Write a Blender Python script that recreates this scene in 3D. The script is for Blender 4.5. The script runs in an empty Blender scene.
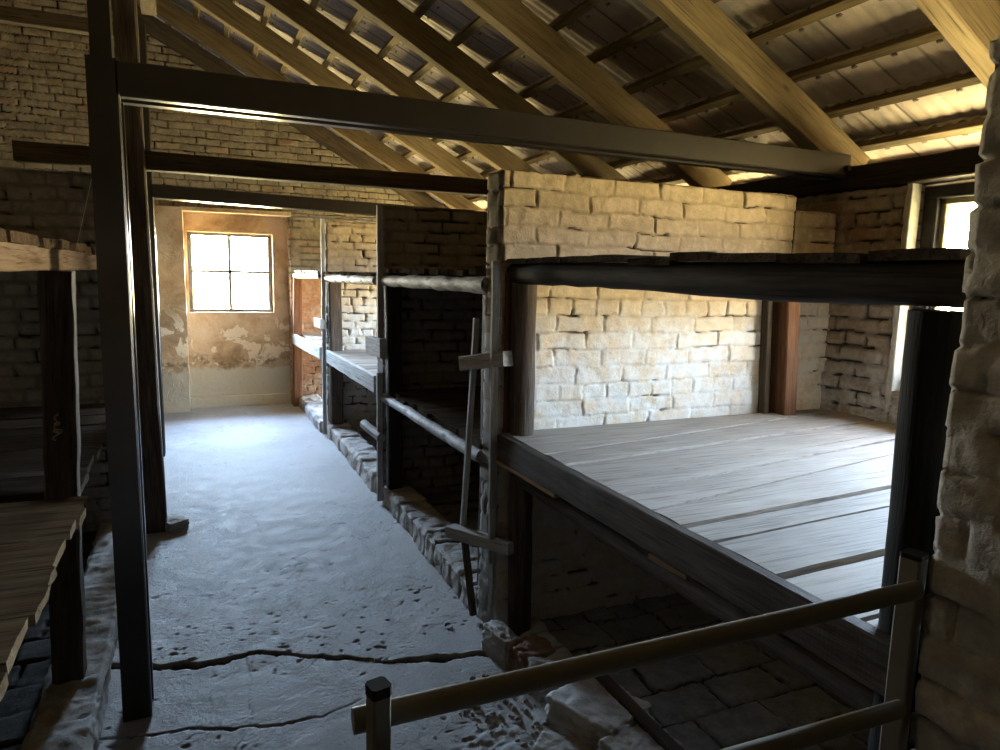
import bpy, math, random
import numpy as np
from mathutils import Matrix, Vector

random.seed(7)
SC = bpy.context.scene
COL = SC.collection

# ------------------------------------------------------------------ camera
CAM_H = 1.65
CAM_ROWS = ((0.9157872868, -0.4010282175, 0.0225834907),      # right
            (-0.0362081348, -0.1384194170, -0.9897115923),    # down
            (0.4000282693, 0.9055475878, -0.1412832261))      # forward
cd = bpy.data.cameras.new('camera')
cd.sensor_width = 36.0
cd.lens = 25.2
cd.clip_start = 0.02
cam = bpy.data.objects.new('camera', cd)
COL.objects.link(cam)
r_, d_, f_ = [Vector(v) for v in CAM_ROWS]
cam.matrix_world = Matrix(((r_.x, -d_.x, -f_.x, 0), (r_.y, -d_.y, -f_.y, 0), (r_.z, -d_.z, -f_.z, CAM_H), (0, 0, 0, 1)))
SC.camera = cam

# ------------------------------------------------------------------ exposure, world
SC.view_settings.view_transform = 'Standard'
SC.view_settings.look = 'None'
SC.view_settings.gamma = 1.0
SC.view_settings.use_curve_mapping = False
SC.view_settings.exposure = 0.3
SC.cycles.max_bounces = 10
SC.cycles.diffuse_bounces = 6
SC.cycles.glossy_bounces = 3
SC.cycles.transparent_max_bounces = 12
SC.cycles.sample_clamp_indirect = 25.0
SC.cycles.caustics_reflective = False
SC.cycles.caustics_refractive = False

SKY = 100.0          # open sky seen through the openings
world = bpy.data.worlds.new('daylight')
SC.world = world
world.use_nodes = True
wn, wl = world.node_tree.nodes, world.node_tree.links
wn.clear()
wo = wn.new('ShaderNodeOutputWorld')
bg = wn.new('ShaderNodeBackground')
tc = wn.new('ShaderNodeTexCoord')
sep = wn.new('ShaderNodeSeparateXYZ')
ramp = wn.new('ShaderNodeValToRGB')
mp = wn.new('ShaderNodeMapRange')
wl.new(tc.outputs['Generated'], sep.inputs[0])
wl.new(sep.outputs['Z'], mp.inputs['Value'])
mp.inputs['From Min'].default_value = -1.0
mp.inputs['From Max'].default_value = 1.0
el = ramp.color_ramp.elements
el[0].position = 0.0
el[0].color = (0.60, 0.50, 0.24, 1)       # sunlit grass and sandy ground outside
el[1].position = 1.0
el[1].color = (0.28, 0.42, 0.72, 1)
for pos, c in ((0.485, (0.66, 0.55, 0.28, 1)), (0.51, (0.80, 0.80, 0.78, 1)), (0.58, (0.58, 0.77, 1.0, 1))):
    e = el.new(pos)
    e.color = c
wl.new(mp.outputs[0], ramp.inputs[0])
wl.new(ramp.outputs[0], bg.inputs['Color'])
gl_ = wn.new('ShaderNodeMapRange')          # sky brightened on the gable side, a tilt added to light the aisle floor
gl_.inputs['From Min'].default_value = -0.9
gl_.inputs['From Max'].default_value = 1.0
gl_.inputs['To Min'].default_value = SKY * 0.30
gl_.inputs['To Max'].default_value = SKY * 1.95
wl.new(sep.outputs['Y'], gl_.inputs['Value'])
sx_ = wn.new('ShaderNodeMapRange')          # and kept even on the side of the long wall
sx_.inputs['From Min'].default_value = 0.0
sx_.inputs['From Max'].default_value = 1.0
sx_.inputs['To Min'].default_value = 1.0
sx_.inputs['To Max'].default_value = 1.0
wl.new(sep.outputs['X'], sx_.inputs['Value'])
ml_ = wn.new('ShaderNodeMath')
ml_.operation = 'MULTIPLY'
wl.new(gl_.outputs[0], ml_.inputs[0])
wl.new(sx_.outputs[0], ml_.inputs[1])
wl.new(ml_.outputs[0], bg.inputs['Strength'])
wl.new(bg.outputs[0], wo.inputs['Surface'])


def portal(loc, normal, w, h):
    """daylight portal: guides sky sampling through a real opening, adds no light of its own"""
    ld = bpy.data.lights.new('daylight_portal', 'AREA')
    ld.shape = 'RECTANGLE'
    ld.size = w
    ld.size_y = h
    ld.cycles.is_portal = True
    o = bpy.data.objects.new('daylight_portal', ld)
    COL.objects.link(o)
    o.location = loc
    o.rotation_euler = Vector(normal).to_track_quat('-Z', 'Y').to_euler()
    return o


# openings of the outer walls: (y0, y1, z0, z1)
WALL_X = 3.18
WALL_T = 0.30
RIGHT_OPEN = [(0.92, 2.37, 1.12, 2.12), (5.35, 6.80, 0.95, 2.1), (7.35, 8.72, 0.30, 2.1)]
LEFT_X = -6.2
LEFT_OPEN = []
GABLE_Y = 8.85
for (y0, y1, z0, z1) in RIGHT_OPEN:
    portal((WALL_X + WALL_T + 0.02, (y0 + y1) / 2, (z0 + z1) / 2), (-1, 0, 0), y1 - y0, z1 - z0)
for (y0, y1, z0, z1) in LEFT_OPEN:
    portal((LEFT_X - WALL_T - 0.02, (y0 + y1) / 2, (z0 + z1) / 2), (1, 0, 0), y1 - y0, z1 - z0)
portal((0.449, GABLE_Y + 0.36, 1.60), (0, -1, 0), 0.96, 0.96)

# ------------------------------------------------------------------ numpy noise


def _h(ix, iy, iz, seed):
    n = (ix.astype(np.int64) * 374761393 + iy.astype(np.int64) * 668265263 + iz.astype(np.int64) * 2147483647 + seed * 974634113) & 0xffffffff
    n = ((n ^ (n >> 13)) * 1274126177) & 0xffffffff
    n = ((n ^ (n >> 16)) * 2246822519) & 0xffffffff
    return ((n ^ (n >> 15)) & 0xffff) / 65535.0


def vnoise(x, y, z=0.0, seed=0):
    x = np.asarray(x, float)
    y = np.asarray(y, float) + 0 * x
    z = np.asarray(z, float) + 0 * x
    xi, yi, zi = np.floor(x), np.floor(y), np.floor(z)
    fx, fy, fz = x - xi, y - yi, z - zi
    fx = fx * fx * (3 - 2 * fx)
    fy = fy * fy * (3 - 2 * fy)
    fz = fz * fz * (3 - 2 * fz)
    out = 0
    for a in (0, 1):
        for b in (0, 1):
            for c in (0, 1):
                w = (fx if a else 1 - fx) * (fy if b else 1 - fy) * (fz if c else 1 - fz)
                out = out + w * _h(xi + a, yi + b, zi + c, seed)
    return out


def fbm(x, y, z=0.0, seed=0, octs=4):
    s, a, t = 0, 0.5, 0
    for k in range(octs):
        s = s + a * vnoise(np.asarray(x) * 2 ** k, np.asarray(y) * 2 ** k, np.asarray(z) * 2 ** k, seed + k * 17)
        t += a
        a *= 0.5
    return s / t


def sstep(a, b, x):
    t = np.clip((x - a) / (b - a), 0, 1)
    return t * t * (3 - 2 * t)


def brick_relief(u, v, seed, L=0.255, ch=0.0775, open_amt=0.5, warp=1.0, depth=1.0, jw=1.0):
    """height offset, open-crack mask, joint mask and per-brick value for brick coordinates u, v (metres)"""
    uw = u + warp * (0.022 * (vnoise(u * 8, v * 8, 0.3, seed) - .5) + 0.012 * (vnoise(u * 34, v * 34, 1.3, seed + 1) - .5))
    vw = v + warp * (0.020 * (vnoise(u * 6, v * 6, 2.3, seed + 2) - .5) + 0.010 * (vnoise(u * 30, v * 30, 3.3, seed + 3) - .5))
    row = np.floor(vw / ch)
    fv = vw / ch - row
    head = _h(row, row * 0 + 3, row * 0, seed) > 0.72
    Lr = np.where(head, L * 0.5, L)
    off = (row % 2) * 0.5 + _h(row, row * 0, row * 0 + 5, seed) * 0.3
    x = uw / Lr + off
    colm = np.floor(x)
    fu = x - colm
    du = np.minimum(fu, 1 - fu) * Lr
    dv = np.minimum(fv, 1 - fv) * ch
    d = np.minimum(du, dv)
    w = (0.0035 + 0.005 * vnoise(u * 10, v * 10, 4.3, seed + 4)) * jw
    joint = 1 - sstep(w * 0.4, w * 1.5, d)
    opn = sstep(0.66 - open_amt * .25, 0.84 - open_amt * .25, 0.45 * vnoise(u * 5, v * 5, 5.3, seed + 5) + 0.55 * vnoise(u * 17, v * 23, 8.3, seed + 8))
    rnd = _h(colm, row, row * 0 + 9, seed + 6)
    crk = 1 - sstep(w * 0.35, w * 0.9, d)
    hgt = -(joint * 0.0035 + crk * 0.016 * opn) * depth + (rnd - .5) * 0.009 * depth + (fbm(u * 20, v * 20, 6.1, seed + 7, 4) - .5) * 0.009
    return hgt, crk * opn, joint, rnd


# ------------------------------------------------------------------ mesh builders
def mesh_from(name, V, F, attrs=None, smooth=False):
    me = bpy.data.meshes.new(name)
    V = np.asarray(V, dtype=np.float32)
    if isinstance(F, np.ndarray):
        n, k = F.shape
        me.vertices.add(len(V))
        me.vertices.foreach_set('co', V.ravel())
        me.loops.add(n * k)
        me.loops.foreach_set('vertex_index', F.ravel().astype(np.int32))
        me.polygons.add(n)
        me.polygons.foreach_set('loop_start', np.arange(0, n * k, k, dtype=np.int32))
        me.update(calc_edges=True)
    else:
        me.from_pydata(V.tolist(), [], F)
        me.update()
    if attrs:
        for k, val in attrs.items():
            a = me.attributes.new(k, 'FLOAT', 'POINT')
            a.data.foreach_set('value', np.asarray(val, dtype=np.float32).ravel())
    me.validate()
    me.polygons.foreach_set('use_smooth', np.full(len(me.polygons), bool(smooth)))
    me.update()
    return me


def obj(name, me, mat, parent=None, matrix=None):
    o = bpy.data.objects.new(name, me)
    COL.objects.link(o)
    if mat is not None:
        me.materials.append(mat)
    m = matrix if matrix is not None else Matrix.Identity(4)
    if parent is not None:
        o.parent = parent
        o.matrix_basis = world_of(parent).inverted() @ m
    else:
        o.matrix_basis = m
    return o


def world_of(o):
    return o.matrix_basis if o.parent is None else world_of(o.parent) @ o.matrix_basis


def tag(o, label=None, cat=None, group=None, kind=None):
    if label:
        o['label'] = label
    if cat:
        o['category'] = cat
    if group:
        o['group'] = group
    if kind:
        o['kind'] = kind
    return o


def thing(name, loc, label, cat, group=None, kind='thing'):
    o = bpy.data.objects.new(name, None)
    COL.objects.link(o)
    o.location = loc
    o.matrix_basis = Matrix.Translation(loc)
    o.empty_display_size = 0.1
    return tag(o, label, cat, group, kind)


class Soup:
    """collects vertex / face arrays into one mesh (quads only)"""

    def __init__(self):
        self.V, self.F, self.A, self.n = [], [], {}, 0

    def add(self, V, F, **attrs):
        self.V.append(np.asarray(V, float))
        self.F.append(np.asarray(F, int) + self.n)
        for k, v in attrs.items():
            self.A.setdefault(k, []).append(np.broadcast_to(np.asarray(v, float), (len(V),)))
        self.n += len(V)

    def mesh(self, name, smooth=False):
        return mesh_from(name, np.concatenate(self.V), np.concatenate(self.F), {k: np.concatenate(v) for k, v in self.A.items()}, smooth)


def grid_box(lo, hi, res, skip=''):
    """surface of a box as a merged quad grid. returns V, F, and six masks of the faces each vertex lies on"""
    lo, hi = np.array(lo, float), np.array(hi, float)
    res = np.array(res if hasattr(res, '__len__') else (res,) * 3, float)
    n = np.maximum(1, np.ceil((hi - lo) / res).astype(int))
    ax = [np.linspace(lo[i], hi[i], n[i] + 1) for i in range(3)]
    V, F, base = [], [], 0
    for a, tagc in ((0, 'xX'), (1, 'yY'), (2, 'zZ')):
        b, c = (a + 1) % 3, (a + 2) % 3
        for side in (0, 1):
            if tagc[side] in skip:
                continue
            B, C = np.meshgrid(ax[b], ax[c], indexing='ij')
            P = np.empty(B.shape + (3,))
            P[..., a] = (lo if side == 0 else hi)[a]
            P[..., b] = B
            P[..., c] = C
            nb, nc = B.shape
            idx = np.arange(nb * nc).reshape(nb, nc) + base
            q = np.stack([idx[:-1, :-1], idx[1:, :-1], idx[1:, 1:], idx[:-1, 1:]], -1).reshape(-1, 4)
            if side == 0:
                q = q[:, ::-1]
            V.append(P.reshape(-1, 3))
            F.append(q)
            base += nb * nc
    V = np.concatenate(V)
    F = np.concatenate(F)
    key = np.round(V * 20000).astype(np.int64)
    _, first, inv = np.unique(key, axis=0, return_index=True, return_inverse=True)
    inv = inv.reshape(-1)
    V = V[first]
    F = inv[F]
    eps = 1e-5
    masks = {}
    for i, c in enumerate('xyz'):
        masks[c] = (np.abs(V[:, i] - lo[i]) < eps) & (c not in skip)
        masks[c.upper()] = (np.abs(V[:, i] - hi[i]) < eps) & (c.upper() not in skip)
    return V, F, masks


def brick_box(soup, lo, hi, res, seed, skip='z', open_amt=0.5, rough=1.0, edge=0.010, **kw):
    """a masonry block whose faces carry real brick relief in world coordinates"""
    V, F, M = grid_box(lo, hi, res, skip)
    n = len(V)
    x, y, z = V.T
    D = np.zeros((n, 3))
    crack = np.zeros(n)
    joint = np.zeros(n)
    rnd = np.zeros(n)
    for c, ax, sgn in (('x', 0, -1), ('X', 0, 1), ('y', 1, -1), ('Y', 1, 1), ('z', 2, -1), ('Z', 2, 1)):
        m = M[c]
        if not m.any():
            continue
        if ax == 0:
            u, v = y[m] + .06, z[m]
        elif ax == 1:
            u, v = x[m], z[m]
        else:
            u, v = x[m], y[m]
        h, ck, jt, rn = brick_relief(u, v, seed, open_amt=open_amt, **kw)
        D[m, ax] += sgn * h * rough
        crack[m] = np.maximum(crack[m], ck)
        joint[m] = np.maximum(joint[m], jt)
        rnd[m] = rn
    cnt = sum(M[c].astype(int) for c in 'xXyYzZ')
    corner = cnt >= 2
    if edge > 0:   # worn arrises
        ctr = (np.array(lo) + np.array(hi)) / 2
        wob = edge * (0.3 + 1.5 * fbm(x[corner] * 22, y[corner] * 22, z[corner] * 22, seed + 40, 3))
        for ax, (a, b) in enumerate((('x', 'X'), ('y', 'Y'), ('z', 'Z'))):
            on = (M[a] | M[b])[corner]
            sg = np.where(M[a][corner], 1, -1)
            D[corner, ax] += on * sg * wob * 0.7
    V = V + D
    endf = (M['x'] & (crack >= 0)).astype(float)
    soup.add(V, F, crack=crack, joint=joint, rnd=rnd, endface=endf)


def place(p0, p1, up=(0, 0, 1)):
    p0, p1 = Vector(p0), Vector(p1)
    X = (p1 - p0).normalized()
    U = Vector(up)
    if abs(X.dot(U)) > 0.98:
        U = Vector((0, 1, 0)) if abs(X.y) < .9 else Vector((1, 0, 0))
    Y = U.cross(X).normalized()
    Z = X.cross(Y)
    m = Matrix(((X.x, Y.x, Z.x, p0.x), (X.y, Y.y, Z.y, p0.y), (X.z, Y.z, Z.z, p0.z), (0, 0, 0, 1)))
    return m, (p1 - p0).length


def sweep(section, L, seed, step=0.08, jit=0.003, scale=None, bow=None, low=0.004):
    """closed section polygon swept along local X with slight irregularity; section points (y, z)"""
    S = np.array(section, float)
    k = len(S)
    n = max(2, int(L / step) + 1)
    t = np.linspace(0, L, n)
    T, K = np.meshgrid(np.arange(n), np.arange(k), indexing='ij')
    X = t[T]
    Y = S[K, 0]
    Z = S[K, 1]
    if scale is not None:
        s = np.array([scale(v / L) for v in t])[:, None]
        Y = Y * s
        Z = Z * s
    if bow is not None:
        b = np.array([bow(v / L) for v in t])
        Y = Y + b[:, 0][:, None]
        Z = Z + b[:, 1][:, None]
    if jit:
        Y = Y + jit * 2 * (vnoise(X * 9, S[K, 0] * 30, S[K, 1] * 30, seed) - .5)
        Z = Z + jit * 2 * (vnoise(X * 9, S[K, 0] * 30 + 9, S[K, 1] * 30, seed + 1) - .5)
        Y = Y + low * 2 * (vnoise(X * 1.3, 0, 0, seed + 2) - .5)
        Z = Z + low * 2 * (vnoise(X * 1.3, 5, 0, seed + 3) - .5)
        X = X + np.where((T == 0) | (T == n - 1), jit * (vnoise(S[K, 0] * 60, S[K, 1] * 60, T, seed + 4) - .5), 0)
    V = np.stack([X, Y, Z], -1).reshape(-1, 3)
    idx = np.arange(n * k).reshape(n, k)
    nx = np.roll(idx, -1, axis=1)
    q = np.stack([idx[:-1], nx[:-1], nx[1:], idx[1:]], -1).reshape(-1, 4)
    faces = [tuple(f) for f in q.tolist()]
    faces.append(tuple(idx[0][::-1].tolist()))
    faces.append(tuple(idx[-1].tolist()))
    return V, faces


def rect(w, h, c=0.006):
    a, b = w / 2, h / 2
    return [(-a + c, -b), (a - c, -b), (a, -b + c), (a, b - c), (a - c, b), (-a + c, b), (-a, b - c), (-a, -b + c)]


def round_sec(r, n=14):
    return [(r * math.cos(2 * math.pi * i / n), r * math.sin(2 * math.pi * i / n)) for i in range(n)]


_sd = [100]


def bar(name, p0, p1, section, mat, parent=None, up=(0, 0, 1), smooth=False, **kw):
    _sd[0] += 7
    m, L = place(p0, p1, up)
    V, F = sweep(section, L, _sd[0], **kw)
    me = mesh_from(name, V, F, smooth=smooth)
    if smooth:
        n = len(me.polygons)
        for p in (me.polygons[n - 1], me.polygons[n - 2]):
            p.use_smooth = False
        me.set_sharp_from_angle(angle=math.radians(50))
    return obj(name, me, mat, parent, m)


# ------------------------------------------------------------------ materials
class Nt:
    def __init__(self, name):
        self.m = bpy.data.materials.new(name)
        self.m.use_nodes = True
        self.t = self.m.node_tree
        self.t.nodes.clear()
        self.out = self.n('ShaderNodeOutputMaterial')
        self.b = self.n('ShaderNodeBsdfPrincipled')
        self.l(self.b.outputs[0], self.out.inputs['Surface'])

    def n(self, k):
        return self.t.nodes.new(k)

    def l(self, a, b):
        self.t.links.new(a, b)

    def obj(self, scale=(1, 1, 1), add_rnd=None):
        tcn = self.n('ShaderNodeTexCoord')
        mpn = self.n('ShaderNodeMapping')
        mpn.inputs['Scale'].default_value = scale
        self.l(tcn.outputs['Object'], mpn.inputs['Vector'])
        v = mpn.outputs[0]
        if add_rnd is not None:
            ad = self.n('ShaderNodeVectorMath')
            ad.operation = 'ADD'
            self.l(v, ad.inputs[0])
            mu = self.n('ShaderNodeVectorMath')
            mu.operation = 'SCALE'
            mu.inputs[0].default_value = (37.0, 91.0, 53.0)
            self.l(add_rnd, mu.inputs['Scale'])
            self.l(mu.outputs[0], ad.inputs[1])
            v = ad.outputs[0]
        return v

    def noise(self, vec, scale, detail=5, rough=0.6, dist=0.0):
        k = self.n('ShaderNodeTexNoise')
        k.inputs['Scale'].default_value = scale
        k.inputs['Detail'].default_value = detail
        k.inputs['Roughness'].default_value = rough
        k.inputs['Distortion'].default_value = dist
        if vec is not None:
            self.l(vec, k.inputs['Vector'])
        return k.outputs['Fac']

    def ramp(self, fac, stops):
        r = self.n('ShaderNodeValToRGB')
        e = r.color_ramp.elements
        e[0].position, e[1].position = stops[0][0], stops[-1][0]
        e[0].color = tuple(stops[0][1]) + (1,)
        e[1].color = tuple(stops[-1][1]) + (1,)
        for p, c in stops[1:-1]:
            q = e.new(p)
            q.color = tuple(c) + (1,)
        self.l(fac, r.inputs[0])
        return r.outputs[0]

    def mix(self, fac, a, b, mode='MIX'):
        k = self.n('ShaderNodeMix')
        k.data_type = 'RGBA'
        k.blend_type = mode
        for sock, val in ((k.inputs[0], fac), (k.inputs[6], a), (k.inputs[7], b)):
            if isinstance(val, (int, float)):
                sock.default_value = val
            elif isinstance(val, tuple):
                sock.default_value = val + (1,)
            else:
                self.l(val, sock)
        return k.outputs[2]

    def math(self, op, a, b=None, c=None, clamp=False):
        k = self.n('ShaderNodeMath')
        k.operation = op
        k.use_clamp = clamp
        for i, val in enumerate((a, b, c)):
            if val is None:
                continue
            if isinstance(val, (int, float)):
                k.inputs[i].default_value = val
            else:
                self.l(val, k.inputs[i])
        return k.outputs[0]

    def mrange(self, v, a, b, lo=0.0, hi=1.0):
        k = self.n('ShaderNodeMapRange')
        k.inputs['From Min'].default_value = a
        k.inputs['From Max'].default_value = b
        k.inputs['To Min'].default_value = lo
        k.inputs['To Max'].default_value = hi
        self.l(v, k.inputs['Value'])
        return k.outputs[0]

    def attr(self, name):
        k = self.n('ShaderNodeAttribute')
        k.attribute_name = name
        return k.outputs['Fac']

    def xyz(self, vec):
        k = self.n('ShaderNodeSeparateXYZ')
        self.l(vec, k.inputs[0])
        return k.outputs

    def bump(self, h, strength=0.4, dist=0.01, prev=None):
        k = self.n('ShaderNodeBump')
        k.inputs['Strength'].default_value = strength
        k.inputs['Distance'].default_value = dist
        self.l(h, k.inputs['Height'])
        if prev is not None:
            self.l(prev, k.inputs['Normal'])
        return k.outputs[0]

    def done(self, color, rough=0.85, normal=None, metal=0.0, spec=0.3):
        for sock, val in (('Base Color', color), ('Roughness', rough)):
            if isinstance(val, (int, float)):
                self.b.inputs[sock].default_value = val
            elif isinstance(val, tuple):
                self.b.inputs[sock].default_value = val + (1,)
            else:
                self.l(val, self.b.inputs[sock])
        self.b.inputs['Metallic'].default_value = metal
        self.b.inputs['Specular IOR Level'].default_value = spec
        if normal is not None:
            self.l(normal, self.b.inputs['Normal'])
        return self.m


def wood(name, dark, mid, light, rough=0.75, grain=1.0, knots=True, bump=0.35, spec=0.10, saw=0.0, dirt=0.3, use_rnd=False):
    t = Nt(name)
    oi = t.n('ShaderNodeObjectInfo')
    rn = t.attr('rnd') if use_rnd else oi.outputs['Random']
    v = t.obj((1.0, 1.0, 1.0), rn)
    vs = t.n('ShaderNodeMapping')
    vs.inputs['Scale'].default_value = (1.3 * grain, 16 * grain, 16 * grain)
    t.l(v, vs.inputs['Vector'])
    g = t.noise(vs.outputs[0], 2.2, 7, 0.68, 0.6)
    vf = t.n('ShaderNodeMapping')
    vf.inputs['Scale'].default_value = (2.2 * grain, 70 * grain, 70 * grain)
    t.l(v, vf.inputs['Vector'])
    g2 = t.noise(vf.outputs[0], 2.0, 4, 0.6)
    c = t.ramp(g, [(0.28, dark), (0.5, mid), (0.74, light)])
    c = t.mix(t.mrange(g2, 0.52, 0.72), c, tuple(x * 0.55 for x in dark))
    big = t.noise(v, 2.0, 4, 0.6)
    c = t.mix(t.math('MULTIPLY', t.mrange(big, 0.45, 0.75), dirt), c, tuple(x * 0.4 for x in dark))
    tint = t.mrange(rn, 0.0, 1.0, 0.66 if use_rnd else 0.78, 1.2 if use_rnd else 1.15)
    hv = t.n('ShaderNodeHueSaturation')
    t.l(c, hv.inputs['Color'])
    t.l(tint, hv.inputs['Value'])
    c = hv.outputs[0]
    hh = t.math('ADD', g, t.math('MULTIPLY', g2, 0.6))
    if knots:
        vo = t.n('ShaderNodeTexVoronoi')
        vo.inputs['Scale'].default_value = 1.0
        vk = t.n('ShaderNodeMapping')
        vk.inputs['Scale'].default_value = (2.4, 7, 7)
        t.l(v, vk.inputs['Vector'])
        t.l(vk.outputs[0], vo.inputs['Vector'])
        kn = t.mrange(vo.outputs['Distance'], 0.10, 0.03)
        c = t.mix(t.math('MULTIPLY', kn, 0.75), c, tuple(x * 0.4 for x in dark))
    if saw:
        w = t.n('ShaderNodeTexWave')
        w.inputs['Scale'].default_value = 28
        w.inputs['Distortion'].default_value = 3.0
        w.inputs['Detail'].default_value = 2
        w.bands_direction = 'X'
        t.l(v, w.inputs['Vector'])
        hh = t.math('ADD', hh, t.math('MULTIPLY', w.outputs['Fac'], saw))
    nrm = t.bump(hh, bump, 0.006)
    return t.done(c, rough, nrm, spec=spec)


def brick_mat(name, base, alt, mortar, crack_c=(0.018, 0.014, 0.01), end_c=None, effl=None, wash=0.0, wash_c=(.6, .56, .48), soot=0.0, joint_mix=0.35, red=0.0, end_amt=0.8):
    t = Nt(name)
    g = t.n('ShaderNodeNewGeometry')
    pos = g.outputs['Position']
    rn, jt, ck = t.attr('rnd'), t.attr('joint'), t.attr('crack')
    n1 = t.noise(pos, 3.0, 6, 0.65)
    n2 = t.noise(pos, 22.0, 6, 0.7)
    n3 = t.noise(pos, 90.0, 3, 0.6)
    c = t.mix(rn, base, alt)
    c = t.mix(t.mrange(n1, 0.35, 0.7), c, tuple(x * 0.82 for x in base))
    c = t.mix(t.mrange(n2, 0.50, 0.72, 0, 0.55), c, tuple(min(1, x * 1.22) for x in alt))
    c = t.mix(t.mrange(n2, 0.50, 0.30, 0, 0.5), c, tuple(x * 0.70 for x in base))
    if red:
        rr = t.math('MULTIPLY', t.mrange(rn, 0.80, 0.83), t.mrange(n1, 0.45, 0.6))
        c = t.mix(t.math('MULTIPLY', rr, red), c, (0.34, 0.13, 0.06))
    if wash:
        ws = t.math('MULTIPLY', t.mrange(t.noise(pos, 5.0, 7, 0.75), 0.46, 0.58), wash)
        c = t.mix(ws, c, wash_c)
    c = t.mix(t.math('MULTIPLY', jt, joint_mix), c, mortar)
    if effl is not None:
        z = t.xyz(pos)[2]
        band = t.mrange(t.math('ADD', z, t.math('MULTIPLY', n1, -0.35)), effl + 0.10, effl - 0.10)
        sp = t.math('MULTIPLY', band, t.mrange(t.noise(pos, 12.0, 6, 0.75), 0.36, 0.58))
        c = t.mix(t.math('MULTIPLY', sp, 0.8), c, (0.62, 0.61, 0.58))
    if soot:
        so = t.math('MULTIPLY', t.mrange(t.noise(pos, 1.1, 5, 0.6), 0.38, 0.6), soot)
        c = t.mix(so, c, (0.07, 0.058, 0.045))
    c = t.mix(t.mrange(ck, 0.25, 0.85, 0, 0.92), c, crack_c)
    if end_c is not None:
        # plaster skim on the free end of the wall
        ef = t.attr('endface')
        e1 = t.ramp(t.noise(pos, 9.0, 7, 0.7), [(0.30, tuple(x * 0.45 for x in end_c)), (0.52, end_c), (0.70, tuple(min(1, x * 1.9) for x in end_c))])
        c = t.mix(t.math('MULTIPLY', ef, end_amt), c, e1)
    hh = t.math('ADD', n2, t.math('MULTIPLY', n3, 0.5))
    nrm = t.bump(hh, 0.55, 0.008)
    return t.done(c, 0.92, nrm, spec=0.15)


M = {}
M['rafter'] = wood('sawn_rafter_wood', (0.19, 0.138, 0.074), (0.29, 0.212, 0.112), (0.36, 0.268, 0.15), 0.8, 0.8, bump=0.2, dirt=0.25)
M['rafter_shaded'] = wood('shaded_rafter_wood', (0.11, 0.08, 0.044), (0.17, 0.125, 0.068), (0.22, 0.165, 0.095), 0.8, 0.8, bump=0.25, dirt=0.3)  # same rafter wood, darkened to paint in the shade of the far roof
M['batten'] = wood('batten_wood', (0.10, 0.075, 0.04), (0.17, 0.125, 0.065), (0.26, 0.19, 0.10), 0.8, 1.0, knots=False, bump=0.3)
M['dark'] = wood('sooty_timber', (0.016, 0.012, 0.009), (0.032, 0.024, 0.018), (0.060, 0.045, 0.034), 0.7, 0.9, bump=0.6)
M['black'] = wood('charred_black_timber', (0.008, 0.008, 0.008), (0.014, 0.014, 0.014), (0.028, 0.027, 0.026), 0.75, 0.9, bump=0.6)
M['tie'] = wood('brown_tie_beam_wood', (0.05, 0.036, 0.022), (0.085, 0.062, 0.038), (0.13, 0.095, 0.06), 0.75, 0.9, bump=0.4)
M['postwood'] = wood('old_post_wood', (0.05, 0.037, 0.029), (0.10, 0.075, 0.058), (0.20, 0.155, 0.12), 0.8, 1.0, bump=0.7)
M['redpost'] = wood('red_brown_post_wood', (0.11, 0.045, 0.02), (0.19, 0.085, 0.04), (0.26, 0.13, 0.07), 0.75, 1.0, bump=0.3, dirt=0.2)
M['plank'] = wood('grey_bunk_boards', (0.215, 0.18, 0.15), (0.30, 0.262, 0.226), (0.36, 0.325, 0.29), 0.78, 1.0, bump=0.25, saw=0.08, dirt=0.25, use_rnd=True, spec=0.2)
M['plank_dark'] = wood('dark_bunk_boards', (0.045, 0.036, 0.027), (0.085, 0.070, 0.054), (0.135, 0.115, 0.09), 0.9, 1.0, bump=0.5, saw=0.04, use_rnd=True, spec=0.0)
M['plank_left'] = wood('brown_grey_bunk_boards', (0.075, 0.048, 0.026), (0.145, 0.098, 0.056), (0.21, 0.145, 0.085), 0.75, 1.0, bump=0.4, saw=0.015, use_rnd=True, spec=0.0)
M['fresh'] = wood('newer_tan_board_wood', (0.16, 0.10, 0.058), (0.24, 0.165, 0.105), (0.31, 0.23, 0.155), 0.9, 1.0, bump=0.3, dirt=0.2, spec=0.0)
M['greyboard'] = wood('weathered_grey_board', (0.28, 0.265, 0.25), (0.45, 0.435, 0.42), (0.58, 0.57, 0.555), 0.7, 1.0, bump=0.35, dirt=0.3)
M['front'] = wood('front_board_wood', (0.042, 0.034, 0.027), (0.08, 0.065, 0.053), (0.135, 0.115, 0.098), 0.75, 1.0, bump=0.4, saw=0.05)


def log_mat():
    t = Nt('peeled_pale_log')
    v = t.obj((1, 1, 1), t.n('ShaderNodeObjectInfo').outputs['Random'])
    mpn = t.n('ShaderNodeMapping')
    mpn.inputs['Scale'].default_value = (3, 14, 14)
    t.l(v, mpn.inputs['Vector'])
    g = t.noise(mpn.outputs[0], 2.5, 6, 0.7)
    c = t.ramp(g, [(0.28, (0.08, 0.07, 0.06)), (0.45, (0.24, 0.225, 0.21)), (0.7, (0.42, 0.40, 0.38))])
    vo = t.n('ShaderNodeTexVoronoi')
    vo.inputs['Scale'].default_value = 1.0
    mk = t.n('ShaderNodeMapping')
    mk.inputs['Scale'].default_value = (5, 16, 16)
    t.l(v, mk.inputs['Vector'])
    t.l(mk.outputs[0], vo.inputs['Vector'])
    c = t.mix(t.mrange(vo.outputs['Distance'], 0.36, 0.22), c, (0.03, 0.025, 0.02))
    return t.done(c, 0.7, t.bump(g, 0.5, 0.006), spec=0.3)


M['log'] = log_mat()

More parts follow.
